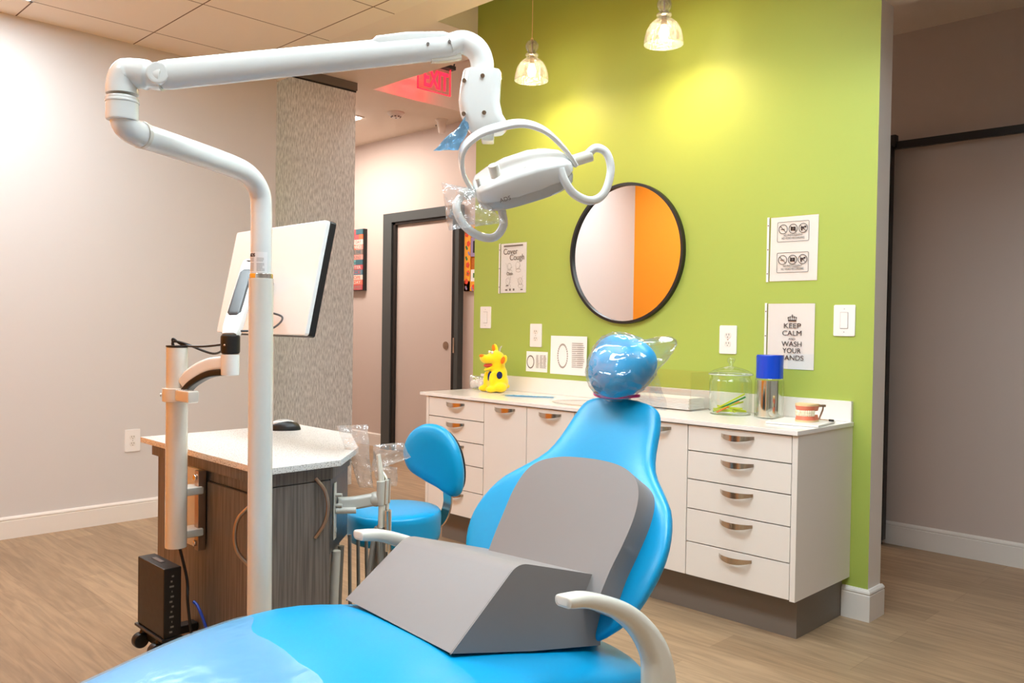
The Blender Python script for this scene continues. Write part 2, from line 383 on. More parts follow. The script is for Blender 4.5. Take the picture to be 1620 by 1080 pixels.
# sliding door on a black rail in the right-hand hall
sd = sbox('door_2', 'hallwall', -2.75, -1.87, 1.275, 1.315, .02, 2.19)
bm = B(); box(bm, -1.875, -1.815, 1.27, 1.32, .03, 2.2, .003); box(bm, -2.76, -2.70, 1.27, 1.32, .03, 2.2, .003); part('door_stile', bm, 'blackm', sd)
pbox('door_bumper', 'black', sd, -1.885, -1.835, 1.265, 1.322, 0, .03)
bm = B(); box(bm, -3.0, 1.2, 1.30, 1.325, 2.182, 2.224, .002); part('rail', bm, 'blackm', sd)
bm = B()
for x in (-1.75, -1.29, -.8, -.2): cyl(bm, (x, 1.325, 2.203), (x, 1.37, 2.203), .012)
part('rail_bracket', bm, 'blackm', sd)
bm = B(); box(bm, -1.845, -1.80, 1.285, 1.33, 2.19, 2.26, .004); part('roller', bm, 'blackm', sd)

# silver textured resin partition
pt_ = thing('partition_panel', 'tall silver textured resin partition panel behind the monitor', 'partition', (-5.2, -.2, 0))
pbox('panel', 'panel', pt_, -5.206, -5.194, -.575, .093, 0.0, 2.865)
pbox('top_channel', 'toe', pt_, -5.225, -5.175, -.575, .095, 2.872, 2.93, bev=.002)
pbox('gasket', 'black', pt_, -5.21, -5.19, -.575, .094, 2.862, 2.872)

# ================================================================== CEILING LIGHTS
for i, (x, y, dx, dy) in enumerate(TROFFERS):
    t = thing('ceiling_light', ['recessed ceiling light whose bright corner shows at the top left corner of the photo', 'recessed ceiling light above the wall mounted monitor post', 'unseen recessed light added to light the room, above the camera side floor', 'unseen recessed light added to light the room, in the ceiling behind the orange wall', 'unseen recessed light added to light the room, in the rear ceiling', 'unseen recessed light added to light the room, above the long white counter', 'unseen recessed light added to light the room, near the hall opening'][i], 'light', (x+dx/2, y+dy/2, 2.795), 'recessed ceiling lights')
    bm = B()
    for a in ((x, x+dx, y, y+.02), (x, x+dx, y+dy-.02, y+dy), (x, x+.02, y, y+dy), (x+dx-.02, x+dx, y, y+dy)): box(bm, *a, 2.788, 2.796)
    part('light_frame', bm, 'trim', t)
    pbox('diffuser', 'lampglow', t, x+.02, x+dx-.02, y+.02, y+dy-.02, 2.789, 2.795)
for i, (x, y, dx, dy, z) in enumerate(HALL_FILLS):
    t = thing('hall_fill_light', ['unseen fill panel added to brighten the left end of the hall', 'unseen fill panel added to brighten the hall behind the green wall'][i], 'light', (x+dx/2, y+dy/2, z), 'unseen fill panels added in the hall')
    pbox('light_frame', 'trim', t, x-.02, x+dx+.02, y-.02, y+dy+.02, z-.004, z+.004)
    pbox('diffuser', 'hallfill', t, x, x+dx, y, y+dy, z-.012, z-.004)

# ================================================================== PENDANT LAMPS
def pendant(x, y, z, label):
    t = thing('pendant_lamp', label, 'lamp', (x, y, 3.4), 'clear glass pendant lamps over the counter')
    bm = B(); prof = [(.088, 0), (.089, .004), (.086, .03), (.078, .062), (.062, .09), (.042, .108), (.026, .118), (.0245, .124), (.034, .128), (.034, .136), (.024, .141),
                      (.020, .147), (.026, .155), (.033, .168), (.034, .182), (.028, .197), (.016, .207), (.008, .211)]
    lathe(bm, prof, (x, y, z), 40, cap=False); g = part('glass_shade', bm, 'seeded', t, sharp=60)
    bm = B(); sweep(bm, [V((x+.088*cos(a), y+.088*sin(a), z)) for a in [2*pi*k/40 for k in range(40)]], .0022, 8, closed=True); part('shade_rim', bm, 'glass', g)
    bm = B(); cyl(bm, (x, y, z+.085), (x, y, z+.135), .013, .011, bev=.002); cyl(bm, (x, y, z+.135), (x, y, z+.205), .004); part('socket', bm, 'bronze', t)
    bm = B(); cyl(bm, (x, y, z+.205), (x, y, z+.222), .009, .005, bev=.002); cyl(bm, (x, y, z+.22), (x, y, 3.37), .0018, seg=8); part('cord', bm, 'stone', t)
    bm = B(); lathe(bm, [(.004, 0), (.05, .002), (.055, .01), (.055, .03)], (x, y, 3.37), 32); part('canopy', bm, 'bronze', t)
    bm = B(); lathe(bm, [(.001, 0), (.012, .004), (.021, .016), (.022, .028), (.016, .045), (.011, .062)], (x, y, z+.025), 24); part('bulb', bm, 'bulb', t)
    L = bpy.data.lights.new('bulb_light', 'SPOT'); L.spot_size = radians(179); L.spot_blend = 1.0; L.energy = PENDANT_W; L.color = (1, .72, .38); L.shadow_soft_size = .005
    lo = bpy.data.objects.new('bulb_light', L); COL.objects.link(lo); lo.parent = t; lo.location = V((x, y, z+.01))-t.location
pendant(-3.06, -.28, 2.458, 'clear seeded glass pendant lamp hanging lower in view, left of the other pendant')
pendant(-2.237, -.28, 2.462, 'clear seeded glass pendant lamp nearer the top edge, right of the other pendant')

# ================================================================== EXIT SIGN, DETECTORS
t = thing('exit_sign', 'red edge-lit EXIT sign of clear acrylic hanging from the hall ceiling', 'sign', (-4.9, .60, 3.4))
ex, ey0, ey1, ez0, ez1 = -4.9, .430, .745, 2.912, 3.11
pbox('sign_housing', 'blackm', t, ex-.03, ex+.03, ey0-.02, ey1+.03, ez1, ez1+.03, bev=.004)
bm = B(); sweep(bm, cr_path([(ex, ey1-.03, ez1+.02), (ex, ey1+.03, ez1+.03), (ex, ey1+.035, ez1+.12), (ex, ey1+.03, 3.4)], 6), .006, 10); part('sign_stem', bm, 'blackm', t)
pl = pbox('acrylic_plate', 'exitplate', t, ex-.004, ex+.004, ey0, ey1, ez0, ez1)
lettering('exit_letters', 'EXIT', .185, (ex+.006, (ey0+ey1)/2+.012, ez0+.032), 'exitred', pl, R=orth(V((0, 1, 0)), V((0, 0, 1)), V((1, 0, 0))), fit=.235, depth=.001, bold=.005)
for a in ((ey0, ey0+.004, ez0, ez1), (ey1-.004, ey1, ez0, ez1), (ey0, ey1, ez0, ez0+.004)):
    bm = B(); box(bm, ex-.0055, ex+.0055, a[0], a[1], a[2], a[3]); part('lit_edge', bm, 'exitred', pl)
L = bpy.data.lights.new('exit_glow', 'AREA'); L.energy = .6; L.color = (1, .04, .08); L.size = .30; L.size_y = .16; L.shape = 'RECTANGLE'; L.spread = radians(110)
lo = bpy.data.objects.new('exit_glow', L); COL.objects.link(lo); lo.parent = t; lo.location = V((ex-.012, .59, 3.02))-t.location; lo.rotation_euler = (0, radians(90), 0)
t = thing('smoke_detector', 'round white smoke detector on the hall ceiling beside the exit sign', 'smoke detector', (-5.66, .81, 2.93))
bm = B(); lathe(bm, [(.004, -.045), (.03, -.045), (.034, -.04), (.036, -.03), (.062, -.022), (.072, -.01), (.072, 0)], (-5.66, .81, 2.93), 36); part('housing', bm, 'trim', t)
bm = B()
for a in range(0, 360, 45): box(bm, -5.66+.036*cos(radians(a))-.005, -5.66+.036*cos(radians(a))+.005, .81+.036*sin(radians(a))-.005, .81+.036*sin(radians(a))+.005, 2.889, 2.899)
part('vent', bm, 'ink_m', t)
bm = B(); lathe(bm, [(.002, -.047), (.008, -.047), (.008, -.043)], (-5.66, .81, 2.93), 14); part('lens_dot', bm, 'black', t)
t = thing('ceiling_sensor', 'white cone shaped ceiling sensor beside the hall wall', 'sensor', (-5.56, 1.22, 2.93))
bm = B(); lathe(bm, [(.002, -.115), (.022, -.115), (.028, -.105), (.042, -.02), (.055, -.004), (.055, 0)], (-5.56, 1.22, 2.93), 30); part('cone', bm, 'trim', t)
bm = B(); cyl(bm, (-5.575, 1.175, 2.875), (-5.578, 1.168, 2.873), .007, seg=12); part('sensor_eye', bm, 'ink_m', t)

# ================================================================== WALL PLATES
SLOT = 'ink_m'
def outlet(cx, cz, label, yy=0, left=False, sc=1.0):
    w_, h_ = .0445*sc, .0655*sc
    fx = (lambda u, v, d: V((XL+d, cx+u, cz+v))) if left else (lambda u, v, d: V((cx+u, -d, cz+v)))
    t = thing('wall_outlet', label, 'outlet', fx(0, 0, 0))
    bm = B(); prism(bm, rrect(w_, h_, .12), fx, 0, .006, .0015, 2); part('cover_plate', bm, 'white_pl', t)
    for s in (1, -1):
        bm = B(); poly = [(.0165*cos(a)*sc, max(-.0125, min(.0125, .0165*sin(a)))*sc+s*.0195*sc) for a in [2*pi*k/28 for k in range(28)]]
        prism(bm, poly, fx, .006, .0085, .0005, 1); r = part('receptacle', bm, 'trim', t)
        bm = B()
        for u0, u1, v0, v1 in ((-.0075, -.005, .000, .008), (.005, .0078, .000, .0085), (-.002, .002, -.0095, -.005)):
            prism(bm, [(u0*sc, (v0+s*.0195)*sc), (u1*sc, (v0+s*.0195)*sc), (u1*sc, (v1+s*.0195)*sc), (u0*sc, (v1+s*.0195)*sc)], fx, .0084, .0089)
        part('slots', bm, SLOT, r)
    bm = B(); prism(bm, [(.0022*cos(a), .0022*sin(a)) for a in [2*pi*k/12 for k in range(12)]], fx, .006, .0072); part('screw', bm, 'nickel', t)
def switch(cx, cz, label):
    t = thing('light_switch', label, 'switch', (cx, 0, cz)); fx = lambda u, v, d: V((cx+u, -d, cz+v))
    bm = B(); prism(bm, rrect(.0455, .065, .12), fx, 0, .006, .0015, 2); part('cover_plate', bm, 'white_pl', t)
    bm = B(); prism(bm, rrect(.0172, .0345, .08), fx, .0055, .0068); part('switch_bezel', bm, 'ink_l', t)
    bm = B(); prism(bm, rrect(.0155, .0325, .08), fx, .006, .0095, .001, 1); part('rocker', bm, 'white_pl', t)
    for v in (.048, -.048):
        bm = B(); prism(bm, [(.0022*cos(a), v+.0022*sin(a)) for a in [2*pi*k/12 for k in range(12)]], fx, .006, .0068); part('screw', bm, 'ink_l', t)
outlet(-3.261, 1.131, 'white duplex wall outlet above the small tooth chart on the green wall')
outlet(-2.043, 1.135, 'white duplex wall outlet above the glass jar on the green wall')
outlet(-1.52, .472, 'white duplex wall outlet low on the pale left wall', left=True)
switch(-3.676, 1.230, 'white rocker light switch at the left end of the green wall')
switch(-1.501, 1.227, 'white rocker light switch right of the hand washing notice')

# ================================================================== MIRROR
t = thing('round_mirror', 'round wall mirror with thin black frame on the green wall', 'mirror', (-2.640, 0, 1.56))
def ring_pts(cx, y, cz, r, n=96): return [V((cx+r*cos(2*pi*k/n), y, cz+r*sin(2*pi*k/n))) for k in range(n)]
bm = B(); sweep(bm, ring_pts(-2.640, -.013, 1.56, .351), 1, prof=[(-.007, -.013), (.007, -.013), (.007, .013), (-.007, .013)], up=(1, 0, 0), closed=True); part('mirror_frame', bm, 'black', t)
bm = B(); cyl(bm, (-2.640, -.001, 1.56), (-2.640, -.012, 1.56), .348, seg=96); part('mirror_glass', bm, 'mirror', t, smooth=False)

# ================================================================== NOTICES ON THE GREEN WALL
def sheet(name, label, x0, x1, z0, z1, skew=0.0, cat='poster', sleeve=True, curl=.0):
    t = thing(name, label, cat, ((x0+x1)/2, 0, (z0+z1)/2))
    n = 8; bm = B(); rows = []
    for i in range(n+1):
        v = i/n; rows.append([bm.verts.new((x0+(x1-x0)*j/n+skew*v, -.0022-curl*((j/n)**3), z0+(z1-z0)*v)) for j in range(n+1)])
    for i in range(n):
        for j in range(n): bm.faces.new((rows[i][j], rows[i][j+1], rows[i+1][j+1], rows[i+1][j]))
    g = bmesh.ops.extrude_face_region(bm, geom=list(bm.faces)); bmesh.ops.translate(bm, vec=(0, .0006, 0), verts=[v for v in g['geom'] if isinstance(v, bmesh.types.BMVert)])
    part('paper', bm, 'paper', t)
    if sleeve:
        bm = B(); box(bm, x0-.014, x1+.003, -.0040, -.0034, z0-.003, z1+.003); part('plastic_sleeve', bm, 'clear2', t)
        bm = B(); box(bm, x0-.0150, x0-.004, -.0052, -.0042, z0-.003, z1+.003); st = part('binder_strip', bm, 'white_pl', t)
        bm = B(); box(bm, x0-.0045, x0-.0032, -.0056, -.0042, z0, z1)
        for k in (.12, .5, .88): box(bm, x0-.012, x0-.007, -.0058, -.0050, z0+(z1-z0)*k-.003, z0+(z1-z0)*k+.003)
        part('punch_holes', bm, 'ink_m', st)
    return t
YI = -.0062
def bars(bm, rects, y=YI):
    for x0, x1, z0, z1 in rects: box(bm, x0, x1, y, y+.0006, z0, z1)
def iring(bm, cx, cz, rx, rz=None, w_=.0015, n=36, y=YI):
    rz = rz or rx; sweep(bm, [V((cx+rx*cos(2*pi*k/n), y, cz+rz*sin(2*pi*k/n))) for k in range(n)], w_/2, 4, closed=True)
# keep calm
t = sheet('notice', 'white KEEP CALM AND WASH YOUR HANDS notice with crown, behind the blue lidded canister', -1.846, -1.630, 1.014, 1.299)
cx = -1.730
for txt, z, s, f in (('KEEP', 1.192, .031, .078), ('CALM', 1.160, .031, .088), ('AND', 1.141, .012, .030), ('WASH', 1.113, .031, .092), ('YOUR', 1.084, .031, .084), ('HANDS', 1.053, .031, .108)):
    lettering('lettering', txt, s, (cx, YI, z), 'ink', t, fit=f)
bm = B()   # crown emblem
prism(bm, [(-.018, 0), (.018, 0), (.020, .006), (-.020, .006)], lambda u, v, d: V((cx+u, YI-d, 1.222+v)), 0, .0006)
for u in (-.016, -.008, 0, .008, .016):
    ell(bm, (cx+u*1.15, YI, 1.2365-abs(u)*.15+.004), (.0032, .0006, .0032), sub=1)
    sweep(bm, [V((cx+u, YI, 1.228)), V((cx+u*1.25, YI, 1.234)), V((cx+u*1.15, YI, 1.238-abs(u)*.15))], .0011, 4)
iring(bm, cx, 1.234, .019, .010, .0016); box(bm, cx-.0009, cx+.0009, YI, YI+.0006, 1.243, 1.252); box(bm, cx-.0035, cx+.0035, YI, YI+.0006, 1.2465, 1.2485)
part('crown_emblem', bm, 'ink', t)
# no photography (two signs on one sheet)
t = sheet('notice', 'white notice with two boxed no photography signs, above the hand washing notice', -1.843, -1.624, 1.398, 1.678, skew=.002)
for zc in (1.612, 1.478):
    c0 = -1.735; bm = B()
    prof = rrect(.0725, .043, .12); pts = [V((c0+u, YI, zc+v)) for u, v in prof]
    sweep(bm, pts, .0009, 4, closed=True); sg = part('sign_border', bm, 'ink', t)
    bm = B()
    for k, ux in enumerate((-.046, 0, .046)):
        iring(bm, c0+ux, zc+.012, .0195, w_=.0026)
        sweep(bm, [V((c0+ux-.0135, YI, zc+.012+.0135)), V((c0+ux+.0135, YI, zc+.012-.0135))], .0011, 4)
        if k == 1: bars(bm, [(c0+ux-.011, c0+ux-.005, zc+.004, zc+.020), (c0+ux+.005, c0+ux+.011, zc+.004, zc+.020), (c0+ux-.011, c0+ux+.011, zc+.004, zc+.0075), (c0+ux-.011, c0+ux+.011, zc+.0165, zc+.020)]); iring(bm, c0+ux, zc+.012, .005, w_=.0024)
        if k == 2: bars(bm, [(c0+ux-.011, c0+ux+.004, zc+.009, zc+.018), (c0+ux+.005, c0+ux+.013, zc+.014, zc+.021), (c0+ux-.010, c0+ux-.003, zc+.001, zc+.008)])
        if k == 0: bars(bm, [(c0+ux-.011, c0+ux+.008, zc+.0105, zc+.0130)])
    part('prohibition_icons', bm, 'ink', sg)
    lettering('lettering', 'NO PHOTOGRAPHY', .0135, (c0, YI, zc-.0195), 'ink_m', sg, fit=.086)
    lettering('lettering', 'NO VIDEO RECORDING', .0135, (c0, YI, zc-.0325), 'ink_m', sg, fit=.104)
# cover cough
t = sheet('poster', 'white Cover Cough poster in a plastic sleeve, left of the round mirror', -3.553, -3.345, 1.374, 1.660)
bm = B(); bars(bm, [(-3.527, -3.372, 1.641, 1.650)]); part('title_bar', bm, 'ink_m', t)
lettering('lettering', 'Cover', .048, (-3.472, YI, 1.597), 'ink_m', t, fit=.115)
lettering('lettering', 'Cough', .048, (-3.418, YI, 1.562), 'ink_m', t, fit=.115)
bm = B(); R_ = random.Random(3)
for cx_, cz_ in ((-3.48, 1.525), (-3.41, 1.53), (-3.49, 1.44), (-3.39, 1.44)):
    iring(bm, cx_, cz_, .017, .020, .0014); iring(bm, cx_+.004, cz_-.028, .020, .010, .0014)
    for k in range(5): sweep(bm, [V((cx_+R_.uniform(-.03, .03), YI, cz_+R_.uniform(-.03, .03))), V((cx_+R_.uniform(-.03, .03), YI, cz_+R_.uniform(-.03, .03)))], .0005, 4)
part('line_drawings', bm, 'ink_l', t)
lettering('lettering', 'Clean', .026, (-3.475, YI, 1.476), 'ink_m', t, fit=.05)
bm = B(); bars(bm, [(-3.51, -3.493, 1.386, 1.395), (-3.478, -3.465, 1.386, 1.398), (-3.448, -3.436, 1.386, 1.398), (-3.386, -3.37, 1.388, 1.395), (-3.505, -3.485, 1.412, 1.418)]); part('footer_logos', bm, 'ink_m', t)
# tooth charts
def chart(label, x0, x1, z0, z1, oz, tail=0, flip=1):
    t = sheet('tooth_chart', label, x0, x1, z0, z1, cat='chart', sleeve=False, skew=.003, curl=tail)
    w_, h_ = x1-x0, z1-z0; cx_ = x0+w_*.34 if tail else x0+w_*.22; rx = w_*(.13 if tail else .16); rz = h_*.30; bm = B()
    yy = -.0034
    for k in range(30):
        a = 2*pi*k/30; ell(bm, (cx_+rx*cos(a), yy, z0+h_*.48+rz*sin(a)), (.0032*(1.6 if tail else 1.2), .0006, .0042*(1.5 if tail else 1)), sub=1)
    part('tooth_oval', bm, oz, t)
    bm = B(); R_ = random.Random(int(w_*1000))
    for c in ((.60, .74, .80) if tail else (.48, .66, .82)):
        n = 13
        for k in range(n):
            z = z0+h_*(.2+.66*k/n); ww = .1+R_.random()*.05; y_ = -.0028-tail*(c+ww)**3-.0006; box(bm, x0+w_*c, x0+w_*(c+ww), y_, y_+.0005, z, z+h_*.018)
    part('text_lines', bm, oz, t)
    return t
chart('small white tooth chart card under the wall outlet behind the yellow plush', -3.336, -3.172, .926, 1.040, 'ink_m')
chart('large white tooth chart sheet with curled corner left of the headrest', -3.150, -2.880, .922, 1.132, 'ink_l', tail=.012)

# ================================================================== HALL ART
t = thing('wall_plaque', 'rectangular plaque of stacked coloured word boards on the hall wall left of the door', 'wall art', (-6.99, 1.37, 1.80))
ax0, ax1 = -7.20, -6.84
pbox('plaque_edge', 'black', t, ax0, ax1+.002, 1.33, 1.37, 1.502, 2.102)
R_ = random.Random(8)
cols = [('ap_teal', (70, 112, 122)), ('ap_orange', (238, 120, 78)), ('ap_white', (226, 220, 208)), ('ap_coral', (236, 120, 98)), ('ap_taupe', (150, 130, 120)), ('ap_pink', (240, 160, 148)), ('ap_aqua', (110, 172, 170)), ('ap_red', (200, 92, 96)), ('ap_cream', (232, 214, 200)), ('ap_slate', (96, 134, 150))]
for n_, c in cols: M[n_] = mat('board_'+n_[3:], rgb(*c), .7)
rows = [('ap_red', 'ap_teal', ''), ('ap_red', 'ap_orange', ''), ('ap_white', None, 'IS A NEW DAY'), ('ap_coral', 'ap_pink', 'YOUR MIND'), ('ap_taupe', 'ap_taupe', 'EMBRACE THE'), ('ap_pink', None, 'LIFE AROUND'), ('ap_aqua', 'ap_teal', 'LOVE'), ('ap_red', None, 'LAUGHTER'), ('ap_cream', 'ap_slate', 'PEACE'), ('ap_cream', None, 'JOY  HOPE'), ('ap_coral', 'ap_coral', 'EVERY DAY'), ('ap_pink', 'ap_red', 'DREAMS')]
zt = 2.098
for i, (a, b, txt) in enumerate(rows):
    hh = .592/12; z1 = zt-i*hh; z0 = z1-hh+.002; sp = ax0+.24+.06*sin(i*2.1)
    bm = B(); box(bm, ax0+.002, ax1-.006 if b is None else sp, 1.322, 1.332, z0, z1)
    if b is not None: box(bm, sp+.001, ax1-.006, 1.320, 1.332, z0, z1)
    for k, f in enumerate(bm.faces): f.material_index = 0 if f.calc_center_median().x < sp or b is None else 1
    bd = part('word_board', bm, [a, b or a], t, smooth=False)
    if txt: lettering('lettering', txt, .042, ((ax0+ax1)/2+.0, 1.318, z0+.010), ['ap_teal', 'ap_white', 'ap_red', 'ap_coral', 'ap_teal', 'ap_taupe'][i % 6] if a != 'ap_coral' else 'ap_white', bd, fit=.30)
t = thing('bulletin_board', 'cork bulletin board with bright orange patterned frame, right of the hall door', 'board', (-5.1, 1.37, 1.74))
bx0, bx1, bz0, bz1 = -5.385, -4.7, 1.47, 2.03
pbox('cork_panel', 'cork', t, bx0+.07, bx1-.07, 1.352, 1.37, bz0+.08, bz1-.07)
M['bd_orange'] = mat('bright_orange_paper', rgb(245, 165, 40), .7); M['bd_red'] = mat('red_flower', rgb(230, 70, 40), .7); M['bd_green'] = mat('leaf_green', rgb(70, 120, 60), .7); M['bd_purple'] = mat('lilac', rgb(150, 130, 170), .7)
bm = B()
for a in ((bx0, bx0+.075, bz0, bz1), (bx1-.075, bx1, bz0, bz1), (bx0, bx1, bz0, bz0+.085), (bx0, bx1, bz1-.075, bz1)): box(bm, a[0], a[1], 1.345, 1.37, a[2], a[3])
bf = part('board_frame', bm, 'bd_orange', t)
for nm, c, pp in (('red_flower', 'bd_red', [(.03, .08), (.045, .22), (.05, .40), (.03, .48), (.12, .03), (.3, .04), (.05, .15)]), ('green_leaf', 'bd_green', [(.02, .36), (.04, .14), (.02, .27), (.2, .05)]), ('lilac_shape', 'bd_purple', [(.05, .31), (.02, .02), (.02, .52), (.1, .01)])):
    bm = B()
    for u, v in pp:
        for k in range(5 if c == 'bd_red' else 2):
            a = 2*pi*k/5; ell(bm, (bx0+u+.012*cos(a), 1.344, bz0+v+.014*sin(a)), (.011, .0015, .012), sub=2)
    part(nm, bm, c, bf)
for nm, c, a in (('pinned_photo', 'bd_purple', (bx0+.08, bx0+.17, 1.76, 1.92)), ('pinned_photo', 'paper', (bx0+.085, bx0+.16, 1.55, 1.65)), ('pinned_photo', 'cork', (bx0+.09, bx0+.16, 1.93, 2.0))):
    p = pbox(nm, c, t, a[0], a[1], 1.344, 1.351, a[2], a[3])
    pbox('picture', 'black' if c != 'paper' else 'bd_green', p, a[0]+.03, a[1]-.01, 1.342, 1.344, a[2]+.03, a[3]-.03)

# ================================================================== WHITE BASE CABINETS
YF = -.486
def pull(parent, cx, cz, w_=.072):
    bm = B(); rings = []
    for k in range(25):
        u = -1+2*k/24; q = 1-u*u; y = YF-.032*q**.8-.001; zt = cz+.008; zb = cz-.004-.012*q
        rings.append([V((cx+w_*u, y-.0016, zt)), V((cx+w_*u, y+.0016, zt)), V((cx+w_*u, y+.0016, zb)), V((cx+w_*u, y-.0016, zb))])
    loft(bm, rings)
    return part('pull_handle', bm, 'nickel', parent, sharp=60)
def front(name, x0, x1, z0, z1, parent, hx=True):
    g = .0021; f = pbox(name, 'white_lam', parent, x0+g, x1-g, YF, YF+.018, z0+g, z1-g, bev=.0008)
    pull(f, (x0+x1)/2, z1-.026 if name == 'door' else (z1-.028)); return f
def drawers(label, x0, x1, side):
    t = thing('drawer_cabinet', label, 'cabinet', ((x0+x1)/2, -.24, 0), 'white base cabinets under the counter')
    lo, hi = (x0-.022, x1) if side < 0 else (x0, x1+.022)
    pbox('cabinet_body', 'white_lam', t, lo, hi, YF+.019, -.002, .166, .791); 
    pbox('side_panel', 'white_lam', t, *((x1+.0005, hi) if side > 0 else (lo, x0-.0005)), YF, YF+.019, .166, .791)
    pbox('shadow_gap', 'dark_gap', t, x0, x1, YF+.0175, YF+.0188, .168, .79)
    zs = [.789, .683, .566, .445, .308, .168]
    for a, b in zip(zs[1:], zs[:-1]): front('drawer', x0, x1, a, b, t)
    return t
def doors(label, x0, x1):
    t = thing('door_cabinet', label, 'cabinet', ((x0+x1)/2, -.24, 0), 'white base cabinets under the counter')
    pbox('cabinet_body', 'white_lam', t, x0, x1, YF+.019, -.002, .166, .791)
    pbox('shadow_gap', 'dark_gap', t, x0, x1, YF+.0175, YF+.0188, .168, .79)
    xm = (x0+x1)/2; front('door', x0, xm, .168, .789, t); front('door', xm, x1, .168, .789, t); return t
drawers('white five-drawer base cabinet at the left end of the counter, behind the stool', -3.610, -3.165, -1)
doors('white two-door base cabinet next to the left drawers, under the plush toy', -3.165, -2.552)
doors('white two-door base cabinet mostly hidden behind the blue chair backrest', -2.552, -1.935)
drawers('white five-drawer base cabinet at the right end of the counter', -1.935, -1.478, 1)
bm = B(); box(bm, -3.58, -1.486, -.405, -.003, .0, .165); tag(part('toe_kick', bm, 'toe', loc=(-2.5, -.2, 0)), 'grey toe kick plinth under the white cabinets', 'plinth')
t = thing('countertop', 'long white countertop with low backsplash along the green wall', 'countertop', (-2.58, -.25, .791))
pbox('slab', 'counter', t, -3.675, -1.452, -.498, -.002, .7915, .809, bev=.002)
pbox('backsplash', 'counter', t, -3.695, -1.457, -.020, -.001, .8095, .894, bev=.001)
# sink edge
t = thing('sink', 'small stainless steel sink let into the counter behind the chair', 'sink', (-2.66, -.27, .81))
bm = B(); n = 40; o_ = [V((-2.66+.19*cos(2*pi*k/n), -.27+.14*sin(2*pi*k/n), 0)) for k in range(n)]
loft(bm, [[p+V((0, 0, .8095)) for p in o_], [p+V((0, 0, .8125)) for p in o_], [V((-2.66, -.27, .8125))+(p-V((-2.66, -.27, 0)))*.93 for p in o_], [V((-2.66, -.27, .8098))+(p-V((-2.66, -.27, 0)))*.86 for p in o_]])
part('sink_rim', bm, 'chrome', t)

# ---- things on the counter
t = thing('glass_jar', 'large lidded clear glass jar holding coloured sticks, left of the steel canister', 'jar', (-1.945, -.14, .809))
jc = (-1.945, -.14, .8095)
bm = B(); lathe(bm, [(.080, .001), (.088, .004), (.092, .014), (.092, .135), (.090, .15), (.083, .158), (.084, .172)], jc, 48, cap=False); part('jar_body', bm, 'glass', t, sharp=70)
bm = B(); lathe(bm, [(.001, .003), (.086, .003), (.088, .0005), (.001, .0005)], jc, 48); part('jar_base', bm, 'glass', t)
bm = B(); lathe(bm, [(.094, .172), (.097, .176), (.094, .181), (.075, .193), (.045, .203), (.020, .209), (.009, .213), (.0085, .222), (.016, .231), (.018, .240), (.012, .248), (.001, .250)], jc, 48, cap=False); part('jar_lid', bm, 'glass', t, sharp=70)
bm = B(); sweep(bm, [V(jc)+V((.095*cos(2*pi*k/48), .095*sin(2*pi*k/48), .1755)) for k in range(48)], .0022, 8, closed=True); part('lid_rim', bm, 'lens', t)
M['st_y'] = mat('lime_stick', rgb(205, 215, 40), .4); M['st_g'] = mat('green_stick', rgb(20, 140, 70), .4); M['st_o'] = mat('orange_stick', rgb(255, 130, 60), .4)
R_ = random.Random(12)
for k, (c, a0, z0, z1) in enumerate([('st_y', 185, .008, .014), ('st_y', 200, .020, .012), ('st_y', 150, .022, .030), ('st_y', 230, .012, .052), ('st_g', 215, .008, .075), ('st_o', 250, .010, .050), ('st_y', 170, .030, .018), ('st_y', 222, .014, .088), ('st_y', 120, .012, .016)]):
    a = radians(a0-0); p = V(jc)+V((.074*cos(a), .074*sin(a), z0)); q = V(jc)+V((-.070*cos(a+.3), -.070*sin(a+.3), z1))
    bm = B(); sweep(bm, [p, (p+q)/2, q], 1, prof=rrect(.0035, .002, .4), up=(0, 0, 1))
    tag(part('plastic_stick', bm, c, loc=p), {'st_y': 'yellow green plastic stick lying in the glass jar', 'st_g': 'dark green plastic stick leaning across the glass jar', 'st_o': 'orange plastic stick standing in the glass jar'}[c], 'stick', 'plastic sticks inside the glass jar')
t = thing('steel_canister', 'shiny steel canister with blue plastic lid on the counter', 'canister', (-1.757, -.145, .809)); cc = (-1.757, -.145, .8095)
bm = B(); lathe(bm, [(.001, .004), (.050, .004), (.052, .008), (.052, .160), (.001, .160)], cc, 48); part('steel_body', bm, 'chrome', t)
bm = B(); lathe(bm, [(.058, .0005), (.0605, .004), (.0605, .150), (.058, .166), (.054, .17)], cc, 48, cap=False); part('clear_sleeve', bm, 'glass', t, sharp=70)
bm = B(); lathe(bm, [(.001, .168), (.0545, .168), (.056, .170), (.0565, .262), (.053, .268), (.001, .268)], cc, 48); part('lid', bm, 'bluelid', t)
# teeth model on a white board
bm = B(); Rz = Matrix.Rotation(radians(8), 4, 'Z'); box(bm, -.105, .105, -.105, .115, .0, .008, .002, T=Matrix.Translation((-1.572, -.235, .8098)) @ Rz)
tag(part('white_tray', bm, 'white_pl', loc=(-1.575, -.265, .81)), 'thin white board at the right end of the counter, under the teeth model', 'board')
t = thing('teeth_model', 'pink and ivory dental teeth model with metal hinge on the white board', 'model', (-1.553, -.225, .818))
def arch(bm, z0, z1, r0, r1, c, n=20):
    for k in range(n):
        a0, a1 = radians(180+180*k/n), radians(180+180*(k+1)/n)
        pts = [V(c)+V((r*cos(a)*1.0, r*sin(a)*1.15, 0)) for a, r in ((a0, r0), (a1, r0), (a1, r1), (a0, r1))]
        loft(bm, [[p+V((0, 0, z0)) for p in pts], [p+V((0, 0, z1)) for p in pts]])
tc_ = (-1.553, -.225, .818)
def halfd(r, sy=1.15, n=24): return [V((r*cos(a), r*sin(a)*sy, 0)) for a in [radians(180+180*k/n) for k in range(n+1)]]+[V((r, .03, 0)), V((-r, .03, 0))]
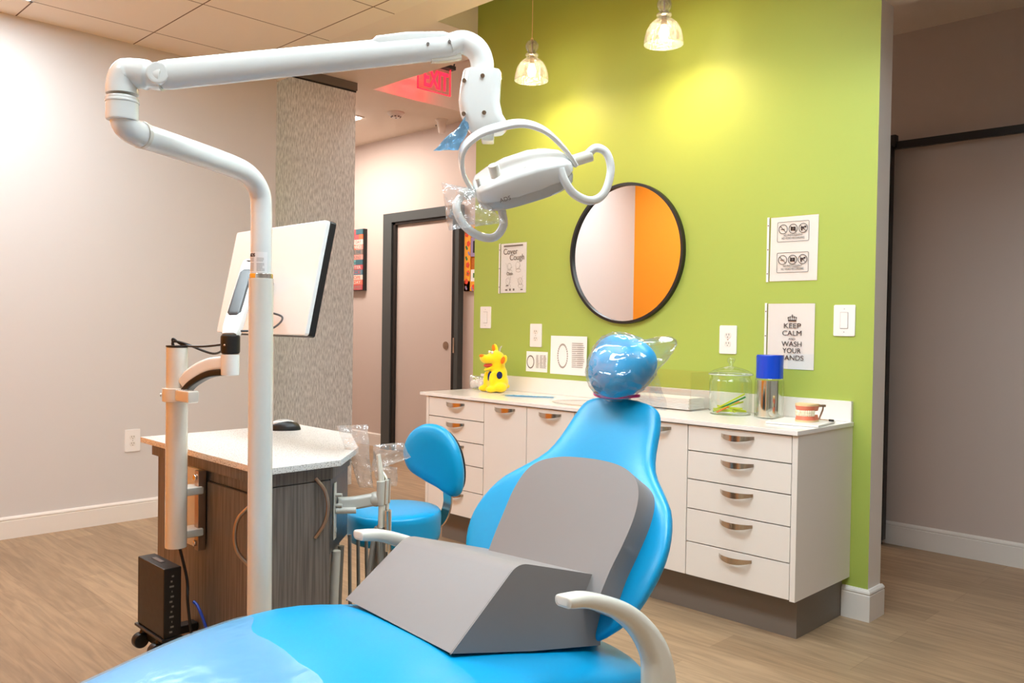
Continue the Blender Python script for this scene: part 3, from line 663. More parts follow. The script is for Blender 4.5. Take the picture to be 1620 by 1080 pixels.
for nm, mtl, z0, z1, ra, rb in (('lower_base', 'stone', 0, .008, .040, .040), ('lower_gum', 'gum', .008, .028, .040, .035), ('upper_gum', 'gum', .044, .064, .036, .041), ('upper_base', 'stone', .064, .072, .041, .041)):
    bm = B(); loft(bm, [[V(tc_)+p+V((0, 0, z0)) for p in halfd(ra)], [V(tc_)+p+V((0, 0, z1)) for p in halfd(rb)]]); part(nm, bm, mtl, t)
for nm, zc in (('lower_teeth', .0305), ('upper_teeth', .0405)):
    bm = B()
    for k in range(14):
        a = radians(188+164*k/13); ell(bm, (tc_[0]+.035*cos(a), tc_[1]+.040*sin(a), tc_[2]+zc), (.0052, .0052, .0085), sub=2)
    part(nm, bm, 'tooth', t)
bm = B(); p0 = V(tc_); sweep(bm, [p0+V((.036, .03, .068)), p0+V((.062, .02, .066)), p0+V((.060, .02, .05)), p0+V((.044, .025, .012))], .0035, 8); cyl(bm, p0+V((.05, .01, .066)), p0+V((.066, .03, .066)), .005, seg=12); part('hinge', bm, 'bronze', t)
t = thing('dental_mirror', 'small dental hand mirror with black tip lying behind the teeth model', 'hand tool', (-1.50, -.17, .812))
bm = B(); cyl(bm, (-1.535, -.150, .8225), (-1.494, -.145, .8225), .0022, seg=10); part('handle', bm, 'nickel', t)
bm = B(); cyl(bm, (-1.494, -.145, .8225), (-1.474, -.143, .8225), .0045, seg=12, bev=.001); part('tip', bm, 'black', t)
# acrylic holder with paper
t = thing('acrylic_box', 'clear acrylic box half full of white sheets, left of the glass jar', 'box', (-2.28, -.13, .809))
bm = B()
for a in ((-2.48, -2.11, -.20, -.197, .81, .905), (-2.48, -2.11, -.05, -.047, .81, .985), (-2.48, -2.477, -.20, -.047, .81, .985), (-2.113, -2.11, -.20, -.047, .81, .985), (-2.48, -2.11, -.2, -.047, .81, .813)): box(bm, *a)
part('clear_walls', bm, 'clear2', t)
bm = B()
for k in range(7): box(bm, -2.47+.002*(k % 3), -2.125-.003*(k % 2), -.19, -.06, .814+k*.0075, .8205+k*.0075, .001)
tag(part('sheet_stack', bm, 'paper', loc=(-2.3, -.12, .814)), 'stack of white tissue sheets inside the clear acrylic box', 'sheets', kind='stuff')
# wrapped toothbrush
M['st_b'] = mat('pale_blue_stick', rgb(110, 185, 222), .4)
t = thing('wrapped_toothbrush', 'thin blue toothbrush in clear wrapper lying on the counter', 'toothbrush', (-3.10, -.25, .81))
d = V((.245, .12, 0)).normalized(); n_ = V((-d.y, d.x, 0)); p0 = V((-3.20, -.30, .8125))
bm = B(); sweep(bm, [p0, p0+d*.08, p0+d*.16, p0+d*.27], [.0022, .0034, .0030, .0022], 8); part('handle', bm, 'st_b', t)
bm = B(); q = p0+d*.13
bmesh.ops.create_grid(bm, x_segments=30, y_segments=4, size=.5)
for v in bm.verts:
    u, w2 = v.co.x, v.co.y; v.co = q+d*(u*.3)+n_*(w2*.05)+V((0, 0, .002+.002*noise.noise(V((u*12, w2*6, 0)))))
part('wrapper', bm, 'bluefilm', t)

def crumple(bm, quad, nx=18, ny=14, amp=.01, freq=18, seed=0, thick=None, nrm=None):
    a, b, c, d_ = [V(q) for q in quad]; nr = V(nrm) if nrm else (b-a).cross(d_-a).normalized()
    for sgn in ((1,) if thick is None else (1, -1)):
        g = []
        for i in range(ny+1):
            v = i/ny; row = []
            for j in range(nx+1):
                u = j/nx; p = (a*(1-u)+b*u)*(1-v)+(d_*(1-u)+c*u)*v
                bulge = 0 if thick is None else thick*sgn*(4*u*(1-u)*4*v*(1-v))**.5
                p = p+nr*(bulge+amp*(1-abs(noise.noise(p*freq+V((seed, seed*2, sgn))))*2.5))+(b-a).normalized()*amp*.6*noise.noise(p*freq*.8+V((9, seed, 3)))
                row.append(bm.verts.new(p))
            g.append(row)
        for i in range(ny):
            for j in range(nx): bm.faces.new((g[i][j], g[i][j+1], g[i+1][j+1], g[i+1][j]))
t = thing('plastic_bag', 'crumpled clear plastic bag of cotton at the left end of the counter', 'bag', (-3.58, -.16, .809))
bm = B(); crumple(bm, [(-3.665, -.13, .815), (-3.47, -.08, .815), (-3.47, -.08, .885), (-3.665, -.13, .89)], 20, 14, .008, 30, 3, .045); part('bag_film', bm, 'clear', t)
bm = B()
for k in range(7): ell(bm, (-3.64+.028*k, -.12+.006*(k % 3), .838+.008*(k % 2)), (.026, .03, .026), sub=2)
part('cotton_contents', bm, 'white_pl', t)

# plush toy
def blob(name, items, mt, parent, vox=.006, smooth=6):
    bm = B()
    for it in items:
        c, r = it[0], it[1]; rot = it[2] if len(it) > 2 else None; ell(bm, c, r, rot, 3)
    o = part(name, bm, mt, parent)
    md = o.modifiers.new('remesh', 'REMESH'); md.mode = 'VOXEL'; md.voxel_size = vox; md.use_smooth_shade = True
    s = o.modifiers.new('smooth', 'SMOOTH'); s.iterations = smooth; s.factor = .6
    return o
TX, TY, TZ = -3.415, -.15, .81
t = thing('plush_toy', 'yellow plush animal toy with navy patches sitting on the counter', 'toy', (TX, TY, TZ))
RT2 = V((.707, .707, 0)); TF = V((-.30, -.954, 0))   # facing left of the camera
LAT = V((-TF.y, TF.x, 0)) * -1
def tp(f, s, z): return V((TX, TY, TZ))+TF*f+LAT*s+V((0, 0, z))
LAT = V((.954, -.30, 0))
fr = orth(TF, LAT*-1, V((0, 0, 1)))
def rr(ax, deg): return fr @ Matrix.Rotation(radians(deg), 3, ax)
body = blob('body', [(tp(0, 0, .055), (.062, .066, .058), fr), (tp(-.002, 0, .10), (.052, .058, .06), fr), (tp(.004, 0, .15), (.044, .050, .045), fr),
    (tp(.012, 0, .190), (.050, .054, .042), fr), (tp(.060, 0, .184), (.044, .044, .027), rr('Y', 4)), (tp(.088, 0, .190), (.020, .038, .022), fr),
    (tp(.046, 0, .136), (.044, .032, .011), rr('Y', 20)),
    (tp(.06, .045, .018), (.036, .026, .019), fr), (tp(.06, -.045, .018), (.036, .026, .019), fr), (tp(.012, .065, .028), (.038, .030, .028), fr), (tp(.012, -.060, .028), (.038, .030, .028), fr),
    (tp(.052, .036, .065), (.019, .018, .052), fr), (tp(.052, -.036, .065), (.019, .018, .052), fr),
    (tp(-.002, .074, .184), (.013, .036, .024), rr('X', -36)), (tp(-.003, -.036, .240), (.012, .021, .034), rr('X', -30)), (tp(-.06, 0, .03), (.02, .015, .015), fr)], 'yellow', t)
for nm, c, r, rot, mtl in (('ear_lining', tp(.009, .080, .181), (.009, .027, .016), rr('X', -40), 'orangefelt'), ('ear_lining', tp(.007, -.038, .243), (.010, .014, .024), rr('X', -30), 'orangefelt'),
    ('snout', tp(.100, -.004, .203), (.010, .024, .009), rr('Y', 30), 'orangefelt'), ('mouth', tp(.058, 0, .152), (.030, .026, .011), rr('Y', 12), 'tongue'),
    ('side_patch', tp(.016, .056, .096), (.018, .010, .022), rr('Y', 0), 'navy'), ('chest_patch', tp(.052, .012, .085), (.014, .020, .032), fr, 'navy'),
    ('eye', tp(.046, .020, .222), (.008, .009, .009), None, 'white_pl'), ('eye', tp(.046, -.014, .224), (.008, .009, .009), None, 'white_pl')):
    bm = B(); ell(bm, c, r, rot, 2); e = part(nm, bm, mtl, body)
    if nm == 'eye': bm = B(); ell(bm, c+TF*.007+V((0, 0, .001)), (.003, .003, .003), None, 2); part('pupil', bm, 'black', t)
bm = B(); sweep(bm, cr_path([tp(-.01, .0, .215), tp(-.012, .005, .245), tp(-.02, .012, .26)], 5), [.004]*9+[.001]*2, 8); part('hanging_tag', bm, 'lens', t)

# ================================================================== DESK
t = thing('side_cabinet', 'grey brown woodgrain side cabinet with speckled white top behind the white pole', 'cabinet', (-2.35, -2.08, 0))
DZ = .81
fo = lambda u, v, d: V((u, v, d))
top = [(-2.755, -2.385), (-1.965, -2.385), (-1.965, -2.150), (-2.135, -1.975), (-2.41, -1.815), (-2.755, -1.815)]
bm = B(); prism(bm, top, fo, DZ-.018, DZ, .002, 2); part('worktop', bm, 'quartz', t)
ins = [(-2.72, -2.362), (-1.990, -2.362), (-1.990, -2.160), (-2.150, -1.995), (-2.42, -1.835), (-2.72, -1.835)]
bm = B(); prism(bm, ins, fo, DZ-.055, DZ-.0185); part('top_rail', bm, 'laminate', t)
bodyp = [(-2.70, -2.350), (-2.0, -2.350), (-2.0, -2.165), (-2.17, -2.165), (-2.42, -1.85), (-2.70, -1.85)]
bm = B(); prism(bm, bodyp, fo, 0.0, DZ-.0555); part('cabinet_body', bm, 'laminate', t)
# front door, side door
f = pbox('door', 'laminate', t, -2.330, -2.004, -2.3605, -2.3505, .02, .722, bev=.0008)
bm = B(); sweep(bm, cr_path([(-2.075, -2.361, .695), (-2.095, -2.385, .66), (-2.100, -2.392, .615), (-2.095, -2.385, .57), (-2.075, -2.361, .532)], 6), .0055, 12); part('bow_handle', bm, 'bronze', f)
bm = B(); box(bm, -2.3325, -2.330, -2.3535, -2.3500, .02, .7245); box(bm, -2.3325, -2.004, -2.3535, -2.3500, .722, .7245); part('door_gap', bm, 'black', t)
f = pbox('door', 'laminate', t, -1.9995, -1.9895, -2.346, -2.168, .02, .752, bev=.0008)
bm = B(); sweep(bm, cr_path([(-1.989, -2.215, .768-.005), (-1.972, -2.197, .73), (-1.966, -2.190, .685), (-1.972, -2.197, .64), (-1.989, -2.215, .600)], 6), .005, 12); part('bow_handle', bm, 'bronze', f)
# chamfered control box
cb = [(-1.990, -2.168), (-1.990, -2.160), (-2.150, -1.995), (-2.30, -1.85), (-2.18, -1.85), (-2.165, -2.164)]
cb = [(-1.995, -2.164), (-2.155, -1.999), (-2.42, -1.845), (-2.42, -2.164)]
bm = B(); prism(bm, cb, fo, .545, DZ-.056); part('control_box', bm, 'blackm', t)
dC = V((-.16, .165, 0)).normalized(); nC = V((.7179, .6961, 0)); O_ = V((-1.995, -2.164, 0))
def cp(u, v, d): return O_+dC*u+nC*d+V((0, 0, v))
bm = B(); prism(bm, [(.035, .575), (.062, .575), (.062, .735), (.035, .735)], cp, .0, .004, .001, 1); pp_ = part('port_plate', bm, 'palehose', t)
bm = B()
for v in (.70, .67): cyl(bm, cp(.05, v, .004), cp(.05, v, .022), .005, seg=12)
for v in (.6,): cyl(bm, cp(.05, v, .004), cp(.05, v, .006), .008, seg=16)
part('port', bm, 'palehose', pp_)
# delivery arm with hoses
t = thing('handpiece_holder', 'pale grey handpiece holder arm with hanging grey hoses on the side cabinet', 'instrument holder', (-2.09, -2.02, .65))
bm = B(); a = cp(.065, .672, .006); b = cp(.10, .68, .11)
sweep(bm, cr_path([a, cp(.08, .672, .05), b], 6), 1, prof=rrect(.018, .014, .6), up=(0, 0, 1)); cyl(bm, cp(.05, .655, .004), cp(.06, .655, .06), .009, seg=16)
ell(bm, b, (.024, .024, .022)); part('holder_arm', bm, 'palehose', t)
HX = [cp(.085+.012*k, .70, .125+.004*k) for k in range(4)]
for k, p in enumerate(HX):
    bm = B(); cyl(bm, p+V((0, 0, -.035)), p+V((0, 0, .035)), .010, .012, seg=16, bev=.002); part('holder_clip', bm, 'chrome' if k % 2 else 'palehose', t)
    bm = B(); top_ = p+V((-.01-.006*k, -.004, .11 if k < 2 else .06)); sweep(bm, cr_path([p+V((0, 0, -.10)), p+V((0, 0, .02)), top_], 6), [.0065]*5+[.0055]*6+[.005]*2, 12); part('handpiece', bm, 'cream' if k != 2 else 'chrome', t)
    q = V((-1.93-.045*k, -2.08+.045*k, .0))
    bm = B(); sweep(bm, cr_path([p+V((0, 0, -.09)), p+V((.006, -.006, -.22)), p*.5+V((q.x, q.y, .5))*.5+V((0, 0, -.0)), V((q.x-.02, q.y-.02, .22)), V((q.x-.09, q.y+.03, .17)), V((-2.13, -2.0+.03*k, .30)), V((-2.14, -2.0+.03*k, .545))], 8), .0055, 10); part('hose', bm, 'greyhose', t)
bm = B(); p = HX[1]; cyl(bm, p+V((.01, .01, -.17)), p+V((.01, .01, -.05)), .012, seg=18, bev=.003); part('syringe', bm, 'chrome', t)
def drop(x, y, z0, r, mt, nm, lab):
    bm = B(); sweep(bm, cr_path([(x, y, z0), (x-.004, y-.004, z0-.2), (x+.002, y+.002, .02)], 6), r, 12)
    tag(part(nm, bm, mt, loc=(x, y, 0)), lab, 'hose')
drop(-2.03, -2.12, .54, .013, 'palehose', 'suction_hose', 'thick pale grey hose dropping from under the side cabinet control box')
drop(-2.065, -2.08, .54, .009, 'greyhose', 'drain_hose', 'thinner dark grey hose dropping beside the thick pale hose')
# plastic sleeves over handpieces
t = thing('plastic_sleeve', 'tall clear plastic sleeve over the upright handpiece beside the desk top corner', 'sleeve', (-2.09, -1.99, .70))
bm = B(); crumple(bm, [(-2.075, -2.01, .70), (-2.045, -1.985, .70), (-2.075, -1.985, .885), (-2.14, -2.05, .88)], 16, 20, .006, 35, 5, .012); part('sleeve_film', bm, 'clear', t)
t = thing('plastic_sleeve', 'crumpled clear plastic sleeve pointing at the stool backrest', 'sleeve', (-2.0, -1.94, .78))
bm = B(); crumple(bm, [(-2.055, -1.985, .745), (-1.975, -1.90, .79), (-1.985, -1.915, .835), (-2.055, -1.975, .825)], 18, 14, .008, 35, 9, .016); crumple(bm, [(-2.04, -1.97, .70), (-2.00, -1.93, .705), (-2.0, -1.93, .76), (-2.05, -1.98, .77)], 10, 10, .006, 40, 2, .008); part('sleeve_film', bm, 'clear', t)
t = thing('computer_mouse', 'dark computer mouse on the speckled desk top behind the pole', 'mouse', (-2.62, -1.95, .81))
bm = B(); ell(bm, (-2.63, -1.94, .812), (.055, .032, .034), Matrix.Rotation(radians(60), 3, 'Z'))
bmesh.ops.bisect_plane(bm, geom=bm.verts[:]+bm.edges[:]+bm.faces[:], plane_co=(0, 0, .8105), plane_no=(0, 0, -1), clear_outer=True); bmesh.ops.holes_fill(bm, edges=bm.edges[:]); part('mouse_shell', bm, 'black', t)
bm = B(); ell(bm, (-2.633, -1.943, .830), (.044, .022, .018), Matrix.Rotation(radians(60), 3, 'Z')); part('button_panel', bm, 'lens', t)

# ================================================================== MONITOR POST, ARM, MONITOR
t = thing('monitor_post', 'short cream white post clamped to the side cabinet, holding the monitor arm', 'post', (-2.305, -2.462, .55))
PX, PY = -2.305, -2.462
bm = B(); cyl(bm, (PX, PY, .556), (PX, PY, 1.112), .029, seg=36, bev=.002); part('post_tube', bm, 'post', t)
bm = B(); cyl(bm, (PX, PY, 1.1125), (PX, PY, 1.117), .030, seg=36); part('post_cap', bm, 'black', t)
bm = B(); box(bm, -2.438, -2.350, -2.372, -2.361, .525, .755, .002); br = part('mount_plate', bm, 'palehose', t)
bm = B(); box(bm, -2.36, -2.335, -2.385, -2.361, .525, .755, .002); part('plate_flange', bm, 'bronze', br)
bm = B()
for z in (.735, .545): cyl(bm, (-2.352, -2.385, z), (-2.352, -2.391, z), .009, seg=16, bev=.002)
part('bolt', bm, 'chrome', br)
for z in (.70, .58):
    bm = B(); box(bm, -2.39, -2.325, -2.44, -2.372, z-.011, z+.011, .004); part('clamp_block', bm, 'palehose', t)
t = thing('monitor_mount', 'jointed white and black monitor mount arm fixed on the short post', 'mount', (PX, PY, .97))
bm = B(); cyl(bm, (PX, PY, .962), (PX, PY, 1.000), .039, seg=40, bev=.003); box(bm, PX, PX+.115, PY-.02, PY+.012, .966, .998, .005, T=Matrix.Rotation(0, 4, 'Z')); part('collar', bm, 'post', t)
bm = B(); cyl(bm, (PX-.012, PY-.0385, .981), (PX-.013, PY-.041, .981), .005, seg=12); part('collar_screw', bm, 'bronze', t)
path = cr_path([(PX+.028, PY+.01, 1.012), (PX+.055, PY+.022, 1.040), (PX+.10, PY+.048, 1.066), (PX+.157, PY+.077, 1.074)], 6)
bm = B(); sweep(bm, path, [.9+.1*0 for p in path], prof=rrect(.021, .019, .5), up=(0, 0, 1)); la = part('lower_arm', bm, 'enamel', t)
bm = B(); sweep(bm, [p+V((.004, -.002, -.025)) for p in path], 1, prof=rrect(.009, .016, .5), up=(0, 0, 1)); part('arm_underside', bm, 'black', la)
JX = V((PX+.157, PY+.077, 0))
bm = B(); cyl(bm, JX+V((0, 0, 1.04)), JX+V((0, 0, 1.097)), .0245, seg=32, bev=.003); part('joint_collar', bm, 'enamel', t)
bm = B(); cyl(bm, JX+V((0, 0, 1.098)), JX+V((0, 0, 1.150)), .0255, seg=32, bev=.006); jb = part('elbow_joint', bm, 'black', t)
bm = B(); ell(bm, JX+V((.012, -.0225, 1.122)), (.003, .003, .003)); part('joint_screw', bm, 'bronze', jb)
A0 = JX+V((-.004, .004, 1.155)); A1 = V((-2.300, -2.245, 1.352)); AD = (A1-A0).normalized(); side = AD.cross(V((-FW.x, -FW.y, 0))).normalized()
bm = B(); sweep(bm, [A0-AD*.015, A0, A0+AD*.02, A1-AD*.02, A1, A1+AD*.01], [.8, .95, 1, 1, .95, .8], prof=rrect(.019, .024, .45), up=tuple(-FW)); ua = part('upper_arm', bm, 'enamel', t)
bm = B(); off = -FW*.012; sweep(bm, [A0+AD*.055+off, A0+AD*.07+off, A1-AD*.045+off, A1-AD*.03+off], [.7, 1, 1, .7], prof=rrect(.014, .0195, .5), up=tuple(-FW)); part('arm_cover', bm, 'blackm', ua)
lettering('lettering', 'ADJUST', .008, (0, 0, 0), 'ink_m', ua, fit=.03, wrap=lambda x, y, z: A0+AD*(.036+y)+side*(-x)-FW*(.0195+z))
MC = V((-2.3566, -2.1523, 1.3134)); tl = radians(11.7); MN = V((0, cos(tl), -sin(tl))); MU = V((0, sin(tl), cos(tl)))
bm = B(); e0 = A1+V((0, .0, -.005)); cyl(bm, e0+V((0, 0, -.02)), e0+V((0, .0, .018)), .018, seg=24, bev=.003); sweep(bm, [e0, MC+MU*.0-MN*.06+V((.02, 0, 0)), MC-MU*.05-MN*.02], .016, 16); part('tilt_joint', bm, 'black', t)
def mon(u, v, d): return MC+V((u, 0, 0))+MU*v+MN*d
bm = B(); prism(bm, [(u, v-.055) for u, v in rrect(.045, .045, .15)], mon, -.018, -.0095, .001, 1); part('mount_head', bm, 'black', t)
t = thing('monitor', 'white backed flat monitor on the arm, seen from behind with black bezel', 'monitor', MC-V((0, 0, .17)))
bm = B(); prism(bm, rrect(.27, .1685, .05), mon, -.008, .006, .003, 2); part('back_shell', bm, 'enamel', t)
bm = B(); prism(bm, rrect(.2715, .170, .05), mon, .0062, .026, .003, 2); part('bezel', bm, 'black', t)
bm = B(); prism(bm, rrect(.262, .160, .02), mon, .0262, .0268); part('screen', bm, 'blackm', t)
for k, (zz, amp) in enumerate(((1.128, -.01), (1.120, .02))):
    bm = B(); sweep(bm, cr_path([(PX-.004, PY-.004, 1.10), (PX-.012, PY-.008, 1.135-.01*k), (PX+.01, PY+.012, 1.118+.006*k), (PX+.07, PY+.05+amp, zz-.012*(1+k)), JX+V((-.02, 0, zz-.004))], 8), .0032, 8)
    tag(part('cable', bm, 'black', loc=(PX, PY, 1.1)), ['black cable looping from the post top to the elbow joint, upper of two', 'black cable looping from the post top to the elbow joint, lower of two'][k], 'cable')
bm = B(); sweep(bm, cr_path([JX+V((.02, .02, 1.16)), JX+V((.03, .10, 1.165)), V((-2.20, -2.20, 1.20)), V((-2.32, -2.20, 1.22))], 8), .003, 8); tag(part('cable', bm, 'black', loc=JX), 'short black cable behind the pole running to the monitor back', 'cable')
# computer box on the cabinet front
t = thing('mini_computer', 'small black computer box hung low on the side cabinet front below the post', 'computer', (-2.38, -2.44, .30))
bm = B(); box(bm, -2.470, -2.288, -2.502, -2.452, .312, .505, .004); cs = part('case', bm, 'black', t)
bm = B(); box(bm, -2.476, -2.286, -2.508, -2.448, .3035, .3115, .002); part('case_trim', bm, 'blackm', t)
bm = B(); box(bm, -2.42, -2.36, -2.482, -2.470, .5045, .5065); part('top_slot', bm, 'ink_m', cs)
bm = B()
for k in range(12): box(bm, -2.2885, -2.2872, -2.486+.003*(k % 3), -2.478+.004*(k % 2), .325+.014*k, .330+.014*k)
part('rear_ports', bm, 'greyhose', cs)
bm = B(); box(bm, -2.45, -2.30, -2.49, -2.45, .265, .303, .005); box(bm, -2.44, -2.40, -2.46, -2.3505, .27, .295, .004); part('holder_bracket', bm, 'black', t)
for x in (-2.445, -2.335):
    bm = B(); cyl(bm, (x-.014, -2.503, .268), (x+.014, -2.503, .268), .022, seg=24, bev=.006); cyl(bm, (x, -2.503, .27), (x, -2.49, .30), .01, seg=12); part('holder_knob', bm, 'black', t)
bm = B(); sweep(bm, cr_path([(PX, PY+.01, .556), (PX+.006, PY+.03, .46), (PX+.03, -2.44, .40), (PX+.045, -2.43, .28), (PX+.06, -2.40, .12)], 8), .0042, 8); tag(part('cable', bm, 'black', loc=(PX, PY, .3)), 'black cable hanging from the short post past the computer box', 'cable')
bm = B(); sweep(bm, cr_path([(-2.283, -2.42, .40), (-2.262, -2.415, .385), (-2.235, -2.405, .33), (-2.212, -2.40, .25), (-2.205, -2.39, .14)], 8), .0042, 8); tag(part('network_cable', bm, 'bluecable', loc=(-2.26, -2.4, .2)), 'blue network cable hanging beside the black computer box', 'cable')

# ================================================================== DENTAL LIGHT
LP = V((-1.822, -2.467, 0)); EL = V((-1.628, -2.862, 0))
t = thing('dental_light', 'white dental operatory light on tall pole with jointed overhead arm', 'dental light', (LP.x, LP.y, 0))
bm = B(); cyl(bm, LP+V((0, 0, .0)), LP+V((-.016, .003, 1.288)), .0285, seg=36); part('pole', bm, 'post', t)
bm = B(); cyl(bm, LP+V((-.016, .003, 1.288)), LP+V((-.016, .003, 1.300)), .0275, seg=36, bev=.002); part('chrome_ring', bm, 'chrome', t)
bp_ = LP+V((-.017, .003, 0))
pth = [bp_+V((0, 0, 1.300)), bp_+V((0, 0, 1.38)), bp_+V((-.0, 0, 1.44))]
mid = cr_path([bp_+V((0, 0, 1.44)), bp_+V((.006, -.008, 1.488)), bp_+V((.027, -.045, 1.520)), bp_+V((.06, -.11, 1.533)), EL+V((-.05, .10, 1.538)), EL+V((-.02, .038, 1.540)), EL+V((-.003, .008, 1.549)), EL+V((0, 0, 1.575))], 8)
bm = B(); sweep(bm, pth[:2]+mid, .0245, 28, up=(1, 0, 0)); part('radius_arm', bm, 'enamel', t, sharp=60)
bm = B(); cyl(bm, EL+V((-.024, .048, 1.540)), EL+V((-.020, .040, 1.540)), .0262, seg=32, bev=.001); part('arm_seam', bm, 'post', t)
bm = B(); cyl(bm, EL+V((0, 0, 1.555)), EL+V((0, 0, 1.600)), .0285, seg=36, bev=.004); part('lower_knuckle', bm, 'enamel', t)
bm = B(); cyl(bm, EL+V((0, 0, 1.5875)), EL+V((0, 0, 1.5925)), .0300, seg=36, bev=.0015); part('knuckle_ring', bm, 'enamel', t)
bd = V((.68, .733, .0)); b0 = EL+V((0, 0, 1.640)); BD = (V((-1.267, -2.320, 1.752))-b0).normalized()
bm = B(); sweep(bm, cr_path([EL+V((0, 0, 1.604)), EL+V((0, 0, 1.622)), b0+V((.006, .006, .001)), b0+bd*.03+V((0, 0, .003)), b0+bd*.050, b0+bd*.075+V((0, 0, -.004))], 7), [.0285]*16+[.027]*12+[.024]*8, 30, up=(1, 0, 0)); part('upper_knuckle', bm, 'enamel', t, sharp=70)
P0 = b0+V((.045, .048, .000)); P1 = V((-1.288, -2.347, 1.744))
Bd = (P1-P0).normalized(); Lb = (P1-P0).length
upn = V((0, 0, 1)); n0 = (upn-Bd*upn.dot(Bd)).normalized()
ell_ = [(cos(2*pi*k/32)*.0275, sin(2*pi*k/32)*.0225) for k in range(32)]
bm = B(); sweep(bm, [P0, P0+Bd*.006, P0+Bd*.02, P0+Bd*Lb*.5, P1-Bd*.02, P1], [.82, .95, 1, .98, .95, .9], prof=ell_, up=tuple(n0)); bo = part('spring_arm', bm, 'enamel', t, sharp=60)
sb = Bd.cross(n0).normalized()
if sb.dot(FW) > 0: sb = -sb
bm = B(); cyl(bm, P0+Bd*.002-sb*.018, P0+Bd*.002+sb*.0228, .0205, seg=36, bev=.005); part('arm_pivot', bm, 'enamel', t)
bm = B(); cyl(bm, P0+Bd*.005+sb*.0226, P0+Bd*.005+sb*.0234, .003, seg=12); part('pivot_screw', bm, 'post', t)
bm = B(); sweep(bm, [P1-Bd*.17+n0*.012, P1-Bd*.15+n0*.018, P1-Bd*.09+n0*.020, P1-Bd*.02+n0*.014, P1+n0*.008], [.4, 1, 1, 1, .8], prof=rrect(.012, .018, .5), up=tuple(n0)); part('arm_cover', bm, 'enamel', bo)
bm = B()
for u in (.055, .012): cyl(bm, P1-Bd*u+n0*.002+sb*.016, P1-Bd*u+n0*.002+sb*.0235, .003, seg=10)
part('cover_screw', bm, 'ink_m', bo)
bm = B(); sweep(bm, [P1-Bd*.05-n0*.022, P1-Bd*.02-n0*.024, P1+Bd*.01-n0*.022], 1, prof=rrect(.007, .009, .4), up=tuple(n0)); part('arm_latch', bm, 'cream', bo)
D0 = V((-1.250, -2.305, 0))
bm = B(); sweep(bm, cr_path([P1-Bd*.01, P1+Bd*.02+V((0, 0, .004)), D0+V((-.008, -.009, 1.738)), D0+V((0, 0, 1.712)), D0+V((0, 0, 1.67))], 8), .0235, 28, up=(0, 0, 1)); part('elbow', bm, 'enamel', t, sharp=70)
bm = B(); cyl(bm, D0+V((-.012, -.012, 1.70)), D0+V((-.024, -.024, 1.66)), .008, .010, seg=14, bev=.003); part('elbow_lever', bm, 'cream', t)
# swivel housing
hc = V((-1.2505, -2.3085, 0)); rings = []
HR, HF = V((.7075, .7066, 0)), V((-.7063, .7076, 0))
for z, w1, w2, dx in ((1.690, .030, .024, .004), (1.692, .036, .030, .004), (1.688, .038, .032, .004), (1.66, .040, .034, .001), (1.63, .041, .035, -.001), (1.605, .042, .035, .004), (1.59, .041, .033, .012), (1.575, .036, .029, .018), (1.568, .028, .022, .019)):
    rings.append([hc+HR*(dx+u)+HF*v+V((0, 0, z+.10*u*(1 if z < 1.6 else .0))) for u, v in rrect(w1, w2, .55, 5)])
bm = B(); loft(bm, rings); hs = part('swivel_housing', bm, 'enamel', t, sharp=50)
for u, z in ((.006, 1.675), (-.030, 1.665), (.010, 1.603), (-.03, 1.60)):
    bm = B(); cyl(bm, hc+HR*u-HF*.032+V((0, 0, z)), hc+HR*u-HF*.0365+V((0, 0, z)), .0042, seg=14); part('housing_screw', bm, 'nickel', hs)
bm = B(); box(bm, -.013, .013, -.020, .020, -.014, .020, .004, T=Matrix.Translation(hc+HR*.017+V((0, 0, 1.566))) @ orth(HR, HF, V((0, 0, 1))).to_4x4()); part('yoke_mount', bm, 'post', t)
# lamp head frame
HC = V((-1.189, -2.251, 1.484)); a17 = radians(17)
E1 = RT*cos(a17)+UP*sin(a17); U1 = UP*cos(a17)-RT*sin(a17); tt = radians(30); E3 = U1*cos(tt)-FW*sin(tt); E2 = E3.cross(E1).normalized()
def hp(a, b, c): return HC+E1*a+E2*b+E3*c
def srect(w1, h1, n, N=28): return [(w1*math.copysign(abs(cos(2*pi*k/N))**(2/n), cos(2*pi*k/N)), h1*math.copysign(abs(sin(2*pi*k/N))**(2/n), sin(2*pi*k/N))) for k in range(N)]
bm = B(); rings = []
for a, w1, h1, c0 in ((-.097, .018, .004, -.002), (-.095, .038, .012, -.001), (-.086, .052, .018, .001), (-.06, .060, .024, .003), (-.02, .066, .029, .005), (.03, .066, .029, .006), (.065, .060, .025, .004), (.090, .048, .018, .002), (.101, .034, .010, 0), (.104, .015, .003, 0)):
    rings.append([hp(a, u, c0+v) for u, v in srect(w1, h1, 4.5)])
loft(bm, rings); hd = part('lamp_head', bm, 'enamel', t, sharp=50)
bm = B(); rings = []
for c, k in ((-.010, .98), (-.018, 1.0), (-.030, .97), (-.036, .90)):
    rings.append([hp(.003+.100*k*math.copysign(abs(cos(x))**.7, cos(x)), .064*k*math.copysign(abs(sin(x))**.7, sin(x)), c) for x in [2*pi*j/40 for j in range(40)]])
loft(bm, rings); part('lens_bezel', bm, 'lens', hd, sharp=50)
bm = B(); cyl(bm, hp(-.048, -.030, .020), hp(-.048, -.033, .052), .0115, .0105, seg=24, bev=.002); part('intensity_knob', bm, 'cream', hd)
bm = B(); box(bm, -.03, .03, -.004, .004, -.001, .001, T=Matrix.Translation(hp(.0, -.055, .006)) @ orth(E1, E3, E2*-1).to_4x4()); part('brand_strip', bm, 'post', hd)
bm = B()
for a, b in ((-.085, -.03), (.01, -.045)): cyl(bm, hp(a, b, .015), hp(a, b, .0335), .004, seg=12)
part('head_screw', bm, 'post', hd)
